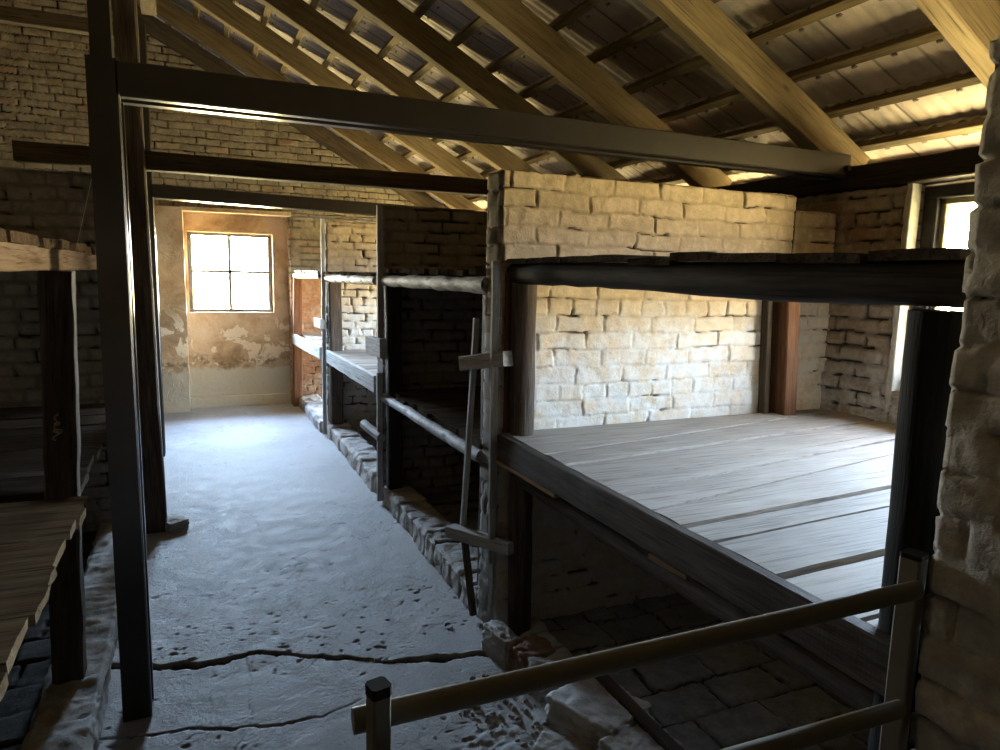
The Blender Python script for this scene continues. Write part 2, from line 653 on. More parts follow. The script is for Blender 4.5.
WASH = (0.50, 0.42, 0.31)
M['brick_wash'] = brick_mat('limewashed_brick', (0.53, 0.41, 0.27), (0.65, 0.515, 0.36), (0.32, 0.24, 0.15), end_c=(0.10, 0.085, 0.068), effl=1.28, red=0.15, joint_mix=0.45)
M['brick_grey'] = brick_mat('dark_grey_brick', (0.25, 0.225, 0.19), (0.34, 0.31, 0.265), (0.13, 0.115, 0.095), end_c=(0.10, 0.088, 0.074), joint_mix=0.7)  # greyer and darker than the limewashed partitions
M['brick_side'] = brick_mat('brown_side_brick', (0.25, 0.18, 0.12), (0.37, 0.28, 0.19), (0.19, 0.15, 0.11), effl=1.0, red=0.4, wash=0.45, wash_c=(.44, .37, .28), joint_mix=0.7)
M['brick_gable'] = brick_mat('olive_gable_brick', (0.21, 0.17, 0.115), (0.33, 0.27, 0.18), (0.07, 0.056, 0.040), joint_mix=0.85, red=0.3, wash=0.35, wash_c=(.40, .34, .24))
M['brick_pier'] = brick_mat('pillar_end_brick', (0.38, 0.345, 0.29), (0.50, 0.46, 0.39), (0.32, 0.29, 0.25), end_c=(0.34, 0.31, 0.265), end_amt=0.7, wash=0.6, wash_c=(.56, .54, .50))
M['brick_kerb'] = brick_mat('worn_kerb_brick', (0.33, 0.30, 0.27), (0.46, 0.43, 0.40), (0.34, 0.32, 0.30), red=0.8, wash=0.9, wash_c=(.50, .49, .47), joint_mix=0.4)
M['brick_old'] = brick_mat('old_red_brick', (0.22, 0.12, 0.08), (0.30, 0.19, 0.14), (0.3, 0.25, 0.2), wash=0.7, wash_c=(.32, .28, .25))
M['brick_red'] = brick_mat('red_brick', (0.25, 0.115, 0.055), (0.33, 0.18, 0.095), (0.24, 0.17, 0.11), red=0.6, wash=0.3, wash_c=(.42, .32, .2))
M['paving_dark'] = brick_mat('dark_grey_paving', (0.06, 0.06, 0.055), (0.10, 0.10, 0.092), (0.02, 0.02, 0.018), joint_mix=0.9)  # darker version of the grey paving, for the left side
M['paving'] = brick_mat('grey_brick_paving', (0.15, 0.14, 0.13), (0.24, 0.225, 0.21), (0.04, 0.037, 0.034), joint_mix=0.9, wash=0.4, wash_c=(.25, .245, .24))


def floor_mat():
    t = Nt('worn_concrete_floor')
    pos = t.n('ShaderNodeNewGeometry').outputs['Position']
    n1 = t.noise(pos, 1.1, 6, 0.6)
    n2 = t.noise(pos, 9, 7, 0.72)
    n3 = t.noise(pos, 60, 5, 0.7)
    c = t.ramp(n1, [(0.30, (0.27, 0.265, 0.26)), (0.5, (0.335, 0.33, 0.325)), (0.72, (0.39, 0.385, 0.38))])
    c = t.mix(t.mrange(n2, 0.5, 0.75, 0, 0.55), c, (0.46, 0.455, 0.45))
    c = t.mix(t.mrange(n2, 0.44, 0.28, 0, 0.6), c, (0.22, 0.215, 0.21))
    c = t.mix(t.mrange(n3, 0.60, 0.69, 0, 0.85), c, (0.52, 0.51, 0.50))
    c = t.mix(t.mrange(n3, 0.40, 0.29, 0, 0.8), c, (0.10, 0.095, 0.09))
    c = t.mix(t.attr('crack'), c, (0.012, 0.011, 0.010))
    n4 = t.noise(pos, 150, 3, 0.7)
    c = t.mix(t.mrange(n4, 0.62, 0.70, 0, 0.7), c, (0.55, 0.54, 0.53))
    c = t.mix(t.mrange(n4, 0.36, 0.28, 0, 0.7), c, (0.13, 0.125, 0.12))
    hh = t.math('ADD', t.math('MULTIPLY', n2, 0.8), n3)
    return t.done(c, t.mrange(n2, 0.3, 0.7, 0.55, 0.85), t.bump(hh, 0.6, 0.011), spec=0.3)


M['floor'] = floor_mat()


def plaster_mat():
    t = Nt('stained_peeling_plaster')
    pos = t.n('ShaderNodeNewGeometry').outputs['Position']
    n1 = t.noise(pos, 2.4, 7, 0.62, 0.4)
    n2 = t.noise(pos, 14, 6, 0.7)
    z = t.xyz(pos)[2]
    c = t.ramp(n1, [(0.30, (0.30, 0.19, 0.10)), (0.47, (0.50, 0.345, 0.20)), (0.55, (0.58, 0.42, 0.26)), (0.72, (0.65, 0.51, 0.34))])
    pe = t.mrange(t.noise(pos, 3.6, 6, 0.55, 0.6), 0.545, 0.56)
    c = t.mix(t.math('MULTIPLY', pe, t.mrange(z, 1.25, 0.95)), c, (0.72, 0.59, 0.41))
    c = t.mix(t.mrange(n2, 0.56, 0.7, 0, 0.5), c, (0.62, 0.53, 0.40))
    c = t.mix(t.mrange(n2, 0.42, 0.3, 0, 0.5), c, (0.15, 0.10, 0.06))
    skirt = t.mrange(t.math('ADD', z, t.math('MULTIPLY', n1, -0.25)), 0.36, 0.33)
    c = t.mix(skirt, c, t.mix(n2, (0.48, 0.42, 0.31), (0.60, 0.53, 0.40)))
    mould = t.math('MULTIPLY', t.mrange(t.math('ABSOLUTE', t.math('SUBTRACT', t.math('ADD', z, t.math('MULTIPLY', n1, -0.25)), 0.42)), 0.11, 0.02), t.mrange(n2, 0.46, 0.58))
    c = t.mix(t.math('MULTIPLY', mould, 0.75), c, (0.11, 0.09, 0.06))
    return t.done(c, 0.92, t.bump(t.math('ADD', t.math('MULTIPLY', pe, 0.3), n2), 0.4, 0.012), spec=0.15)


M['plaster'] = plaster_mat()


def simple(name, col, rough=0.5, spec=0.4, metal=0.0, var=0.15, scale=20, bump=0.1):
    t = Nt(name)
    v = t.obj()
    n = t.noise(v, scale, 5, 0.65)
    c = t.ramp(n, [(0.3, tuple(x * (1 - var) for x in col)), (0.7, tuple(min(1, x * (1 + var)) for x in col))])
    return t.done(c, rough, t.bump(n, bump, 0.004), metal, spec)


M['steel'] = simple('dark_brown_painted_steel', (0.022, 0.017, 0.014), 0.30, 0.6, var=0.2, scale=12, bump=0.02)
M['rail'] = simple('beige_painted_tube', (0.165, 0.15, 0.115), 0.42, 0.45, var=0.12)
M['cap'] = simple('black_plastic_cap', (0.010, 0.010, 0.010), 0.8, 0.2)
M['winframe'] = simple('dark_window_paint', (0.17, 0.16, 0.145), 0.6, 0.3, var=0.3)
M['winframe_dark'] = simple('dark_side_window_paint', (0.05, 0.045, 0.04), 0.7, 0.15, var=0.3)
M['winwood'] = simple('pale_window_wood', (0.42, 0.36, 0.22), 0.6, 0.3, var=0.25)
M['reveal'] = simple('pale_reveal_plaster', (0.50, 0.47, 0.40), 0.9, 0.1, var=0.25, scale=14, bump=0.6)
M['bolt'] = simple('rusty_bolt', (0.06, 0.045, 0.035), 0.5, 0.5, metal=0.6)
M['twine'] = simple('old_straw_twine', (0.42, 0.31, 0.13), 0.85, 0.1, var=0.4, scale=90)
M['web'] = simple('dusty_cobweb', (0.55, 0.53, 0.5), 0.9, 0.1)
M['leafm'] = simple('dry_leaf_brown', (0.13, 0.075, 0.035), 0.8, 0.2, var=0.4, scale=60)
M['grout'] = simple('rubble_grey_mortar', (0.30, 0.285, 0.27), 0.95, 0.1, var=0.4, scale=30, bump=0.8)
M['dirt'] = simple('dark_earth_floor', (0.06, 0.052, 0.045), 0.95, 0.1, var=0.4, scale=10, bump=0.8)


def tile_mat():
    t = Nt('clay_roof_tile_underside')
    pos = t.n('ShaderNodeNewGeometry').outputs['Position']
    rn = t.attr('rnd')
    n1 = t.noise(pos, 4, 6, 0.65)
    n2 = t.noise(pos, 30, 5, 0.7)
    c = t.mix(rn, (0.36, 0.30, 0.25), (0.50, 0.42, 0.34))
    c = t.mix(t.mrange(rn, 0.90, 0.93), c, (0.56, 0.50, 0.43))
    c = t.mix(t.mrange(n1, 0.45, 0.7, 0, 0.7), c, (0.27, 0.24, 0.22))
    c = t.mix(t.mrange(n2, 0.55, 0.7, 0, 0.5), c, (0.55, 0.49, 0.42))
    c = t.mix(t.math('MULTIPLY', t.attr('joint'), 0.85), c, (0.02, 0.017, 0.014))
    return t.done(c, 0.85, t.bump(n2, 0.4, 0.006), spec=0.2)


M['tile'] = tile_mat()


def glass_mat():
    t = Nt('thin_window_glass')
    t.t.nodes.remove(t.b)
    tr = t.n('ShaderNodeBsdfTransparent')
    tr.inputs[0].default_value = (0.97, 0.98, 0.98, 1)
    gl = t.n('ShaderNodeBsdfGlossy')
    gl.inputs['Roughness'].default_value = 0.03
    mx = t.n('ShaderNodeMixShader')
    fr = t.n('ShaderNodeFresnel')
    fr.inputs['IOR'].default_value = 1.15
    t.l(fr.outputs[0], mx.inputs[0])
    t.l(tr.outputs[0], mx.inputs[1])
    t.l(gl.outputs[0], mx.inputs[2])
    t.l(mx.outputs[0], t.out.inputs['Surface'])
    return t.m


M['glass'] = glass_mat()


def box_soup(soup, lo, hi, **attrs):
    x0, y0, z0 = lo
    x1, y1, z1 = hi
    V = [(x0, y0, z0), (x1, y0, z0), (x1, y1, z0), (x0, y1, z0), (x0, y0, z1), (x1, y0, z1), (x1, y1, z1), (x0, y1, z1)]
    F = [(0, 3, 2, 1), (4, 5, 6, 7), (0, 1, 5, 4), (1, 2, 6, 5), (2, 3, 7, 6), (3, 0, 4, 7)]
    soup.add(V, F, **attrs)


def structure(name, me, mat, parent=None):
    o = obj(name, me, mat, parent)
    if parent is None:
        o['kind'] = 'structure'
    return o


# ================================================================== FLOOR
def seg_dist(x, y, pts, wob=0.02, seed=1):
    d = np.full(x.shape, 9.0)
    side = np.zeros(x.shape)
    xx = x + wob * 3.5 * (fbm(x * 14, y * 14, 0.2, seed, 4) - .5)
    yy = y + wob * 3.5 * (fbm(x * 14, y * 14, 7.2, seed + 1, 4) - .5)
    for (a, b) in zip(pts[:-1], pts[1:]):
        ax, ay = a
        bx, by = b
        L2 = (bx - ax) ** 2 + (by - ay) ** 2
        tt = np.clip(((xx - ax) * (bx - ax) + (yy - ay) * (by - ay)) / L2, 0, 1)
        dd = np.hypot(xx - ax - tt * (bx - ax), yy - ay - tt * (by - ay))
        s = np.sign((bx - ax) * (yy - ay) - (by - ay) * (xx - ax))
        m = dd < d
        side = np.where(m, s, side)
        d = np.minimum(d, dd)
    return d, side


def floor_part(soup, x0, x1, y0, y1, res):
    nx, ny = int((x1 - x0) / res) + 1, int((y1 - y0) / res) + 1
    X, Y = np.meshgrid(np.linspace(x0, x1, nx), np.linspace(y0, y1, ny), indexing='ij')
    Z = 0.012 * (fbm(X * 1.2, Y * 1.2, 0, 3, 3) - .5) + 0.007 * (fbm(X * 9, Y * 9, 0, 5, 4) - .5)
    pits = sstep(0.74, 0.84, 0.5 * vnoise(X * 27, Y * 42, 0, 11) + 0.5 * vnoise(X * 60, Y * 80, 0, 13)) * sstep(.40, .65, vnoise(X * 3, Y * 3, 0, 12))
    Z -= 0.006 * pits
    ck = np.zeros_like(X)
    main = [(-0.7, 3.16), (-0.33, 3.12), (-0.175, 3.05), (-0.02, 3.0), (0.16, 3.02), (0.34, 2.97), (0.5, 2.86), (0.763, 2.717), (0.95, 2.68), (1.143, 2.64), (1.19, 2.66), (1.24, 2.76), (1.4, 2.9)]
    d, s = seg_dist(X, Y, main, 0.022, 21)
    w = 0.003 + 0.016 * sstep(.32, .10, X) + 0.013 * sstep(.66, .85, X) + 0.012 * (vnoise(X * 11, Y * 11, 0, 22) - .35)
    w = np.maximum(w, 0.002)
    c = 1 - sstep(w * 0.5, w, d)
    ck = np.maximum(ck, c)
    Z -= 0.028 * c
    low = np.where(s < 0, 1, 0) * (Y < 3.3)
    Z -= 0.007 * low
    for pts, ww in (([(-0.45, 2.66), (-0.288, 2.62), (-0.027, 2.558), (0.12, 2.50), (0.241, 2.469), (0.40, 2.47), (0.55, 2.53)], 0.006),
                    ([(0.16, 3.0), (0.17, 2.8), (0.15, 2.62), (0.13, 2.50), (0.09, 2.3)], 0.0015),
                    ([(0.03, 2.98), (0.02, 2.7), (0.0, 2.57)], 0.0012),
                    ([(0.42, 3.35), (0.449, 3.456), (0.466, 3.72), (0.55, 3.9), (0.466, 3.985), (0.70, 4.15), (0.9, 4.3)], 0.0014),
                    ([(-0.1, 5.2), (0.05, 5.05), (0.25, 5.0), (0.33, 4.8), (0.35, 4.5)], 0.0014)):
        d, s = seg_dist(X, Y, pts, 0.012, 31)
        wv = ww * (0.1 + 1.1 * vnoise(X * 8, Y * 8, 0, 33))
        c = (1 - sstep(wv * 0.5, wv + res * 0.4, d)) * np.clip(wv / 0.003, 0.25, 1)
        ck = np.maximum(ck, c * 0.9)
        Z -= 0.010 * c
    rough = sstep(.5, .7, fbm(X * 2.5, Y * 2.5, 0, 41, 3)) * sstep(3.0, 2.5, Y) * sstep(0.6, 0.9, X)
    Z += 0.030 * rough * (fbm(X * 24, Y * 24, 0, 43, 4) - .45)
    idx = np.arange(nx * ny).reshape(nx, ny)
    F = np.stack([idx[:-1, :-1], idx[1:, :-1], idx[1:, 1:], idx[:-1, 1:]], -1).reshape(-1, 4)
    soup.add(np.stack([X, Y, Z], -1).reshape(-1, 3), F, crack=np.clip(ck + pits * .3, 0, 1).ravel())


s = Soup()
floor_part(s, -0.62, 1.42, 1.5, 3.4, 0.0062)
floor_part(s, -0.62, 1.42, 3.4, 5.0, 0.0105)
floor_part(s, -0.62, 1.42, 5.0, 9.0, 0.03)
floor_part(s, -0.62, 1.42, -6.0, 1.5, 0.10)
floor_o = structure('floor', s.mesh('floor', True), M['floor'])


def paving(name, x0, x1, y0, y1, res, z, seed, mat='paving'):
    sp = Soup()
    nx, ny = int((x1 - x0) / res) + 1, int((y1 - y0) / res) + 1
    X, Y = np.meshgrid(np.linspace(x0, x1, nx), np.linspace(y0, y1, ny), indexing='ij')
    h, ck, jt, rn = brick_relief(X, Y, seed, L=0.31, ch=0.19, open_amt=1.0)
    Z = z + h * 1.3
    idx = np.arange(nx * ny).reshape(nx, ny)
    F = np.stack([idx[:-1, :-1], idx[1:, :-1], idx[1:, 1:], idx[:-1, 1:]], -1).reshape(-1, 4)
    sp.add(np.stack([X, Y, Z], -1).reshape(-1, 3), F, crack=(jt * 0.9).ravel(), joint=jt.ravel(), rnd=rn.ravel())
    return structure(name, sp.mesh(name, True), M[mat])


paving('floor_paving', 1.36, 3.30, 0.5, 2.85, 0.012, 0.03, 61)
paving('floor_paving', 1.36, 3.30, 2.9, 9.0, 0.05, 0.03, 62)
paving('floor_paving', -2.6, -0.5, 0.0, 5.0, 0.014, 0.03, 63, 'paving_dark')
s = Soup()
box_soup(s, (-6.4, -6.2, -0.12), (3.7, 9.3, -0.06), rnd=0.5)
structure('floor_earth', s.mesh('floor_earth'), M['dirt'])
s = Soup()
for (a, b, c_, d) in ((-6.2, -2.5, -6, 9), (-2.6, -0.5, -6, 0.0), (-2.6, -0.5, 5.0, 9), (1.36, 3.3, -6, 0.5)):
    box_soup(s, (a, c_, -0.05), (b, d, 0.0), rnd=0.5)
structure('floor_dirt', s.mesh('floor_dirt'), M['dirt'])

# ================================================================== WALLS
PLATE_Z = 2.13


def wall_with_openings(name, xa, xb, y0, y1, top, opens, res_fn, mat, seed, inner):
    sp = Soup()
    ys = [y0]
    for (a, b, za, zb) in opens:
        ys += [a, b]
    ys.append(y1)
    sk = 'z' + ('X' if inner == 'x' else 'x')
    for i in range(0, len(ys), 2):
        brick_box(sp, (xa, ys[i], 0), (xb, ys[i + 1], top), res_fn(ys[i], ys[i + 1]), seed, skip=sk, edge=0.006, jw=1.7, open_amt=0.8, depth=1.4)
    for (a, b, za, zb) in opens:
        brick_box(sp, (xa, a, 0), (xb, b, za), res_fn(a, b), seed, skip=sk, edge=0.0)
        if top > zb + .03:
            brick_box(sp, (xa, a, zb), (xb, b, top), res_fn(a, b), seed, skip='X' if inner == 'x' else 'x', edge=0.0)
    o = obj(name, sp.mesh(name, True), mat)
    o['kind'] = 'structure'
    return o


def rres(a, b):
    return (0.3, 0.011, 0.011) if (b > 1.2 and a < 3.0 and b < 5.5) else (0.3, 0.05, 0.05)


wall_with_openings('wall_right', WALL_X, WALL_X + WALL_T, -6.0, 9.1, PLATE_Z, RIGHT_OPEN, rres, M['brick_side'], 71, 'x')
wall_with_openings('wall_left', LEFT_X - WALL_T, LEFT_X, -6.0, 9.1, PLATE_Z, LEFT_OPEN, lambda a, b: (0.3, 0.15, 0.15), M['brick_side'], 72, 'X')

# ---- far gable wall with its recessed window bay
NICHE_Y = GABLE_Y + 0.15
s = Soup()
RIDGE_X, SLOPE = -1.5, 0.54
ROOF_A = 2.25 + SLOPE * 3.15


def roof_z(x):
    return ROOF_A - SLOPE * np.abs(np.asarray(x) - RIDGE_X) - SLOPE * RIDGE_X


def gable(soup, y, seed, res, mat_y_face='y'):
    pass


def gable_panel(soup, x0, x1, z0, y0, y1, res, seed):
    """masonry whose top follows the roof line"""
    V, F, Mk = grid_box((x0, y0, z0), (x1, y1, z0 + 1.0), (res, 0.3, 1.0), 'zYxX')
    # rebuild as grid in x,z
    nx = int((x1 - x0) / res) + 1
    nz = int((roof_z(RIDGE_X) + 0.2 - z0) / res) + 1
    X = np.linspace(x0, x1, nx)
    Zt = np.linspace(0, 1, nz)
    XX, TT = np.meshgrid(X, Zt, indexing='ij')
    top = roof_z(XX) + 0.14
    ZZ = z0 + TT * (top - z0)
    h, ck, jt, rn = brick_relief(XX, ZZ, seed, open_amt=0.8, depth=1.2)
    YY = y0 - h
    idx = np.arange(nx * nz).reshape(nx, nz)
    Q = np.stack([idx[:-1, :-1], idx[1:, :-1], idx[1:, 1:], idx[:-1, 1:]], -1).reshape(-1, 4)
    soup.add(np.stack([XX, YY, ZZ], -1).reshape(-1, 3), Q, crack=ck.ravel(), joint=jt.ravel(), rnd=rn.ravel(), endface=0.0)


gable_panel(s, -2.0, 3.3, 2.30, GABLE_Y, GABLE_Y + 0.3, 0.0125, 81)
gable_panel(s, -6.2, -2.0, 2.30, GABLE_Y, GABLE_Y + 0.3, 0.06, 81)
brick_box(s, (1.10, GABLE_Y, 0), (3.30, GABLE_Y + 0.3, 2.30), (0.02, 0.3, 0.02), 82, skip='zYX')
brick_box(s, (-6.2, GABLE_Y, 0), (-0.36, GABLE_Y + 0.3, 2.30), (0.05, 0.3, 0.05), 83, skip='zYx')
wb = structure('wall_back', s.mesh('wall_back', True), M['brick_gable'])
# outer skin that closes the gable
s = Soup()
for (a, b) in ((-6.5, -0.06), (0.97, 3.6)):
    box_soup(s, (a, GABLE_Y + 0.31, 0), (b, GABLE_Y + 0.36, 2.2), rnd=.5)
box_soup(s, (-0.06, GABLE_Y + 0.31, 0), (0.97, GABLE_Y + 0.36, 1.10), rnd=.5)
xs = [-6.5, RIDGE_X, 3.6]
zs = [float(roof_z(v)) + .3 for v in xs]
V = []
for yy in (GABLE_Y + 0.31, GABLE_Y + 0.36):
    V += [(xs[0], yy, 2.1), (xs[2], yy, 2.1), (xs[2], yy, zs[2]), (xs[1], yy, zs[1]), (xs[0], yy, zs[0]), (xs[1], yy, 2.1)]
s.add(V, [(0, 5, 3, 4), (5, 1, 2, 3), (6, 11, 9, 10), (11, 7, 8, 9)], rnd=.5)
structure('wall_back_skin', s.mesh('wall_back_skin'), M['grout'])
# sooty brick above the far bunk, red brick below it
s = Soup()
brick_box(s, (1.10, GABLE_Y - 0.03, 0), (1.62, GABLE_Y, 1.60), (0.012, 0.3, 0.012), 84, skip='zY')
structure('wall_back_brickwork', s.mesh('wall_back_brickwork', True), M['brick_red'])


def plaster_grid(soup, x0, x1, z0, z1, y, holes=(), res=0.03, seed=5, amp=0.012):
    xs = sorted(set(np.round(np.concatenate([np.arange(x0, x1, res), [x1]] + [[h[0], h[1]] for h in holes]), 5)))
    zs_ = sorted(set(np.round(np.concatenate([np.arange(z0, z1, res), [z1]] + [[h[2], h[3]] for h in holes]), 5)))
    X, Z = np.meshgrid(xs, zs_, indexing='ij')
    Y = y + amp * (fbm(X * 3, Z * 3, 0, seed, 4) - .5)
    nx, nz = X.shape
    idx = np.arange(nx * nz).reshape(nx, nz)
    Q = np.stack([idx[:-1, :-1], idx[1:, :-1], idx[1:, 1:], idx[:-1, 1:]], -1).reshape(-1, 4)
    cx = (X[:-1, :-1] + X[1:, 1:]).ravel() / 2
    cz = (Z[:-1, :-1] + Z[1:, 1:]).ravel() / 2
    keep = np.ones(len(Q), bool)
    for h in holes:
        keep &= ~((cx > h[0]) & (cx < h[1]) & (cz > h[2]) & (cz < h[3]))
    soup.add(np.stack([X, Y, Z], -1).reshape(-1, 3), Q[keep])


WX0, WX1, WZ0, WZ1 = -0.02, 0.925, 1.135, 2.07
s = Soup()
plaster_grid(s, -0.08, 1.12, 0.0, 2.32, NICHE_Y, [(WX0, WX1, WZ0, WZ1)])
# window reveals
box_soup(s, (WX0 - .03, NICHE_Y, WZ0 - .05), (WX0, NICHE_Y + .22, WZ1 + .05))
box_soup(s, (WX1, NICHE_Y, WZ0 - .05), (WX1 + .03, NICHE_Y + .22, WZ1 + .05))
box_soup(s, (WX0, NICHE_Y, WZ0 - .05), (WX1, NICHE_Y + .22, WZ0))
box_soup(s, (WX0, NICHE_Y, WZ1), (WX1, NICHE_Y + .22, WZ1 + .05))
# low ledge along the foot of the wall
V, F, Mk = grid_box((-0.07, NICHE_Y - 0.05, 0), (1.10, NICHE_Y + .02, 0.125), (0.03, 0.07, 0.03), 'zY')
V[:, 1] += np.where(V[:, 1] < NICHE_Y, 0.02 * (fbm(V[:, 0] * 5, V[:, 2] * 5, 0, 6) - .5), 0)
V[:, 2] += 0.015 * (fbm(V[:, 0] * 4, V[:, 1] * 4, 0, 7) - .5)
s.add(V, F)
# pier left of the window bay
V, F, Mk = grid_box((-0.37, GABLE_Y - 0.13, 0), (-0.055, GABLE_Y + .16, 2.32), (0.03, 0.06, 0.03), 'zY')
V[:, 0] += 0.014 * (fbm(V[:, 1] * 5, V[:, 2] * 5, 0, 8) - .5)
V[:, 1] += 0.014 * (fbm(V[:, 0] * 5, V[:, 2] * 5, 0, 9) - .5)
s.add(V, F)
box_soup(s, (-0.08, GABLE_Y - .10, 2.285), (1.12, NICHE_Y + .02, 2.33))
structure('wall_back_plaster', s.mesh('wall_back_plaster', False), M['plaster'])

# front wall far behind the camera
s = Soup()
V = []
for yy in (-5.97, -6.1):
    V += [(xs[0], yy, -.2), (xs[2], yy, -.2), (xs[2], yy, zs[2]), (xs[1], yy, zs[1]), (xs[0], yy, zs[0]), (xs[1], yy, -.2)]
s.add(V, [(0, 5, 3, 4), (5, 1, 2, 3), (6, 11, 9, 10), (11, 7, 8, 9)], crack=0, joint=0, rnd=.5, endface=0)
structure('wall_front', s.mesh('wall_front'), M['brick_gable'])

# ---- windows


def window(name, x0, x1, z0, z1, y, fw, mat_f):
    """four-pane casement standing in the far gable"""
    root = bpy.data.objects.new(name, None)
    COL.objects.link(root)
    root.matrix_basis = Matrix.Translation(((x0 + x1) / 2, y, z0))
    tag(root, 'bright four-pane window in the far gable wall at the end of the aisle', 'window', kind='structure')
    xm, zm = x0 + (x1 - x0) * 0.485, z0 + (z1 - z0) * 0.515
    for a, b in (((x0, y, z0 + fw / 2), (x1, y, z0 + fw / 2)), ((x0, y, z1 - fw / 2), (x1, y, z1 - fw / 2)),
                 ((x0 + fw / 2, y, z0), (x0 + fw / 2, y, z1)), ((x1 - fw / 2, y, z0), (x1 - fw / 2, y, z1))):
        bar('frame', a, b, rect(0.06, fw, .004), mat_f, root, jit=0)
    bar('glazing_bar', (xm, y, z0), (xm, y, z1), rect(0.036, 0.04, .003), mat_f, root, jit=0)
    bar('glazing_bar', (x0, y, zm), (x1, y, zm), rect(0.04, 0.034, .003), mat_f, root, jit=0)
    for (a, b, c_, d) in ((x0, xm, z0, zm), (xm, x1, z0, zm), (x0, xm, zm, z1), (xm, x1, zm, z1)):
        sp = Soup()
        box_soup(sp, (a + .012, y + .004, c_ + .012), (b - .012, y + .007, d - .012))
        obj('pane', sp.mesh('pane'), M['glass'], root)
    return root


window('window_1', WX0 + .002, WX1 - .002, WZ0 + .002, WZ1 - .002, NICHE_Y + 0.12, 0.036, M['winframe'])


def side_window(name, xf, y0, y1, z0, z1, label):
    root = bpy.data.objects.new(name, None)
    COL.objects.link(root)
    root.matrix_basis = Matrix.Translation((xf, (y0 + y1) / 2, z0))
    tag(root, label, 'window', kind='structure')
    fw = 0.06
    for a, b in (((xf, y0, z0 + fw / 2), (xf, y1, z0 + fw / 2)), ((xf, y0, z1 - fw / 2), (xf, y1, z1 - fw / 2)),
                 ((xf, y0 + fw / 2, z0), (xf, y0 + fw / 2, z1)), ((xf, y1 - fw / 2, z0), (xf, y1 - fw / 2, z1))):
        horizontal = abs(a[2] - b[2]) < 1e-6
        bar('frame', a, b, rect(0.07, fw, .005) if horizontal else rect(fw, 0.07, .005), M['winframe_dark'], root, jit=0)
    i0, i1, j0, j1 = y0 + fw, y1 - fw, z0 + fw, z1 - fw
    sw = 0.028
    xs_ = xf + 0.02
    for a, b in (((xs_, i0, j0 + sw / 2), (xs_, i1, j0 + sw / 2)), ((xs_, i0, j1 - sw / 2), (xs_, i1, j1 - sw / 2)),
                 ((xs_, i0 + sw / 2, j0), (xs_, i0 + sw / 2, j1)), ((xs_, i1 - sw / 2, j0), (xs_, i1 - sw / 2, j1))):
        bar('sash', a, b, rect(sw, sw, .004), M['winwood'], root, jit=0)
    sp = Soup()
    box_soup(sp, (xs_ + .004, i0 + .02, j0 + .02), (xs_ + .007, i1 - .02, j1 - .02))
    obj('pane', sp.mesh('pane'), M['glass'], root)
    return root


side_window('window_2', WALL_X + 0.13, 0.92, 2.37, 1.12, 2.12, 'bright side window with a dark frame above the near right bunk')
side_window('window_3', WALL_X + 0.13, 5.35, 6.80, 0.95, 2.1, 'side window in the third bay behind the partition walls')
side_window('window_4', WALL_X + 0.13, 7.35, 8.72, 0.30, 2.1, 'side window beside the far gable wall')
# ragged pale plaster on the reveal of the near side window
V, F, Mk = grid_box((WALL_X - 0.010, 2.362, 1.05), (WALL_X + 0.06, 2.390, 2.13), 0.012, 'zXZ')
fr = fbm(V[:, 2] * 9, V[:, 0] * 9, 0, 77, 4)
V[:, 1] += np.where(Mk['Y'], 0.035 * (fr - .5), 0) + np.where(Mk['x'], 0, 0)
V[:, 0] += np.where(Mk['x'], 0.012 * (fbm(V[:, 1] * 30, V[:, 2] * 30, 0, 78) - .3), 0)
structure('trim_1', mesh_from('trim_1', V, F, None, True), M['reveal'])

# ---- cross partitions between the bunks on the right
P_Y = [(0.60, 0.80), (2.78, 2.96), (4.80, 5.00), (7.02, 7.20)]
labels = ['rough brick pillar end rising in the foreground beside the dark post',
          'sunlit limewashed brick partition behind the near bunk',
          'dark brick partition standing second from the near bunk',
          'small bright brick partition beside the far bunk near the window']
for i, (a, b) in enumerate(P_Y):
    s = Soup()
    top = (2.055, 2.095, 2.11, 2.13)[i]
    rz = (0.010, (0.03, 0.03, 0.0058), 0.016, 0.02)[i]
    mat = (M['brick_pier'], M['brick_wash'], M['brick_grey'], M['brick_wash'])[i]
    xe = WALL_X + .03
    if i == 1:
        fine = (0.0062, 0.03, 0.0062)
        brick_box(s, (1.22, a, 0), (2.88, b, 0.9), 0.016, 91, skip='zZ', open_amt=0.6, edge=0)
        brick_box(s, (1.22, a, 0.9), (2.88, b, top), fine, 91, skip='z', open_amt=0.72)
        brick_box(s, (2.88, a + .004, 0), (xe, b, top - .075), 0.0095, 91, skip='zX', open_amt=0.7)
    elif i == 0:
        brick_box(s, (1.22, a, 0), (2.4, b, top), (0.012, 0.0085, 0.0085), 95, skip='zX', open_amt=0.9, rough=1.5, edge=0.02)
        brick_box(s, (2.4, a, 0), (xe, b, top), 0.05, 95, skip='zXx')
    else:
        brick_box(s, (1.22, a, 0), (xe, b, top), (0.012, 0.02, 0.012), 96 + i, skip='zX', open_amt=0.85, jw=1.8)
    o = obj('partition_wall', s.mesh('partition_wall', True), mat)
    tag(o, labels[i], 'partition wall', 'brick partitions between the right-hand bunks', 'structure')
# partition behind the left bunk
s = Soup()
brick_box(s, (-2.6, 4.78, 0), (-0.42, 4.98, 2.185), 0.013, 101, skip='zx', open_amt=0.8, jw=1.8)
o = obj('partition_wall', s.mesh('partition_wall', True), M['brick_grey'])
tag(o, 'dark brick partition behind the bunk on the left of the aisle', 'partition wall', kind='structure')
s = Soup()
brick_box(s, (-2.8, -2.0, 0), (-2.6, 5.0, 2.185), 0.05, 102, skip='z')
o = obj('partition_wall', s.mesh('partition_wall', True), M['brick_wash'])
tag(o, 'brick spine wall at the head of the bunk on the left', 'partition wall', kind='structure')

# ---- low brick kerbs at the foot of the bunks


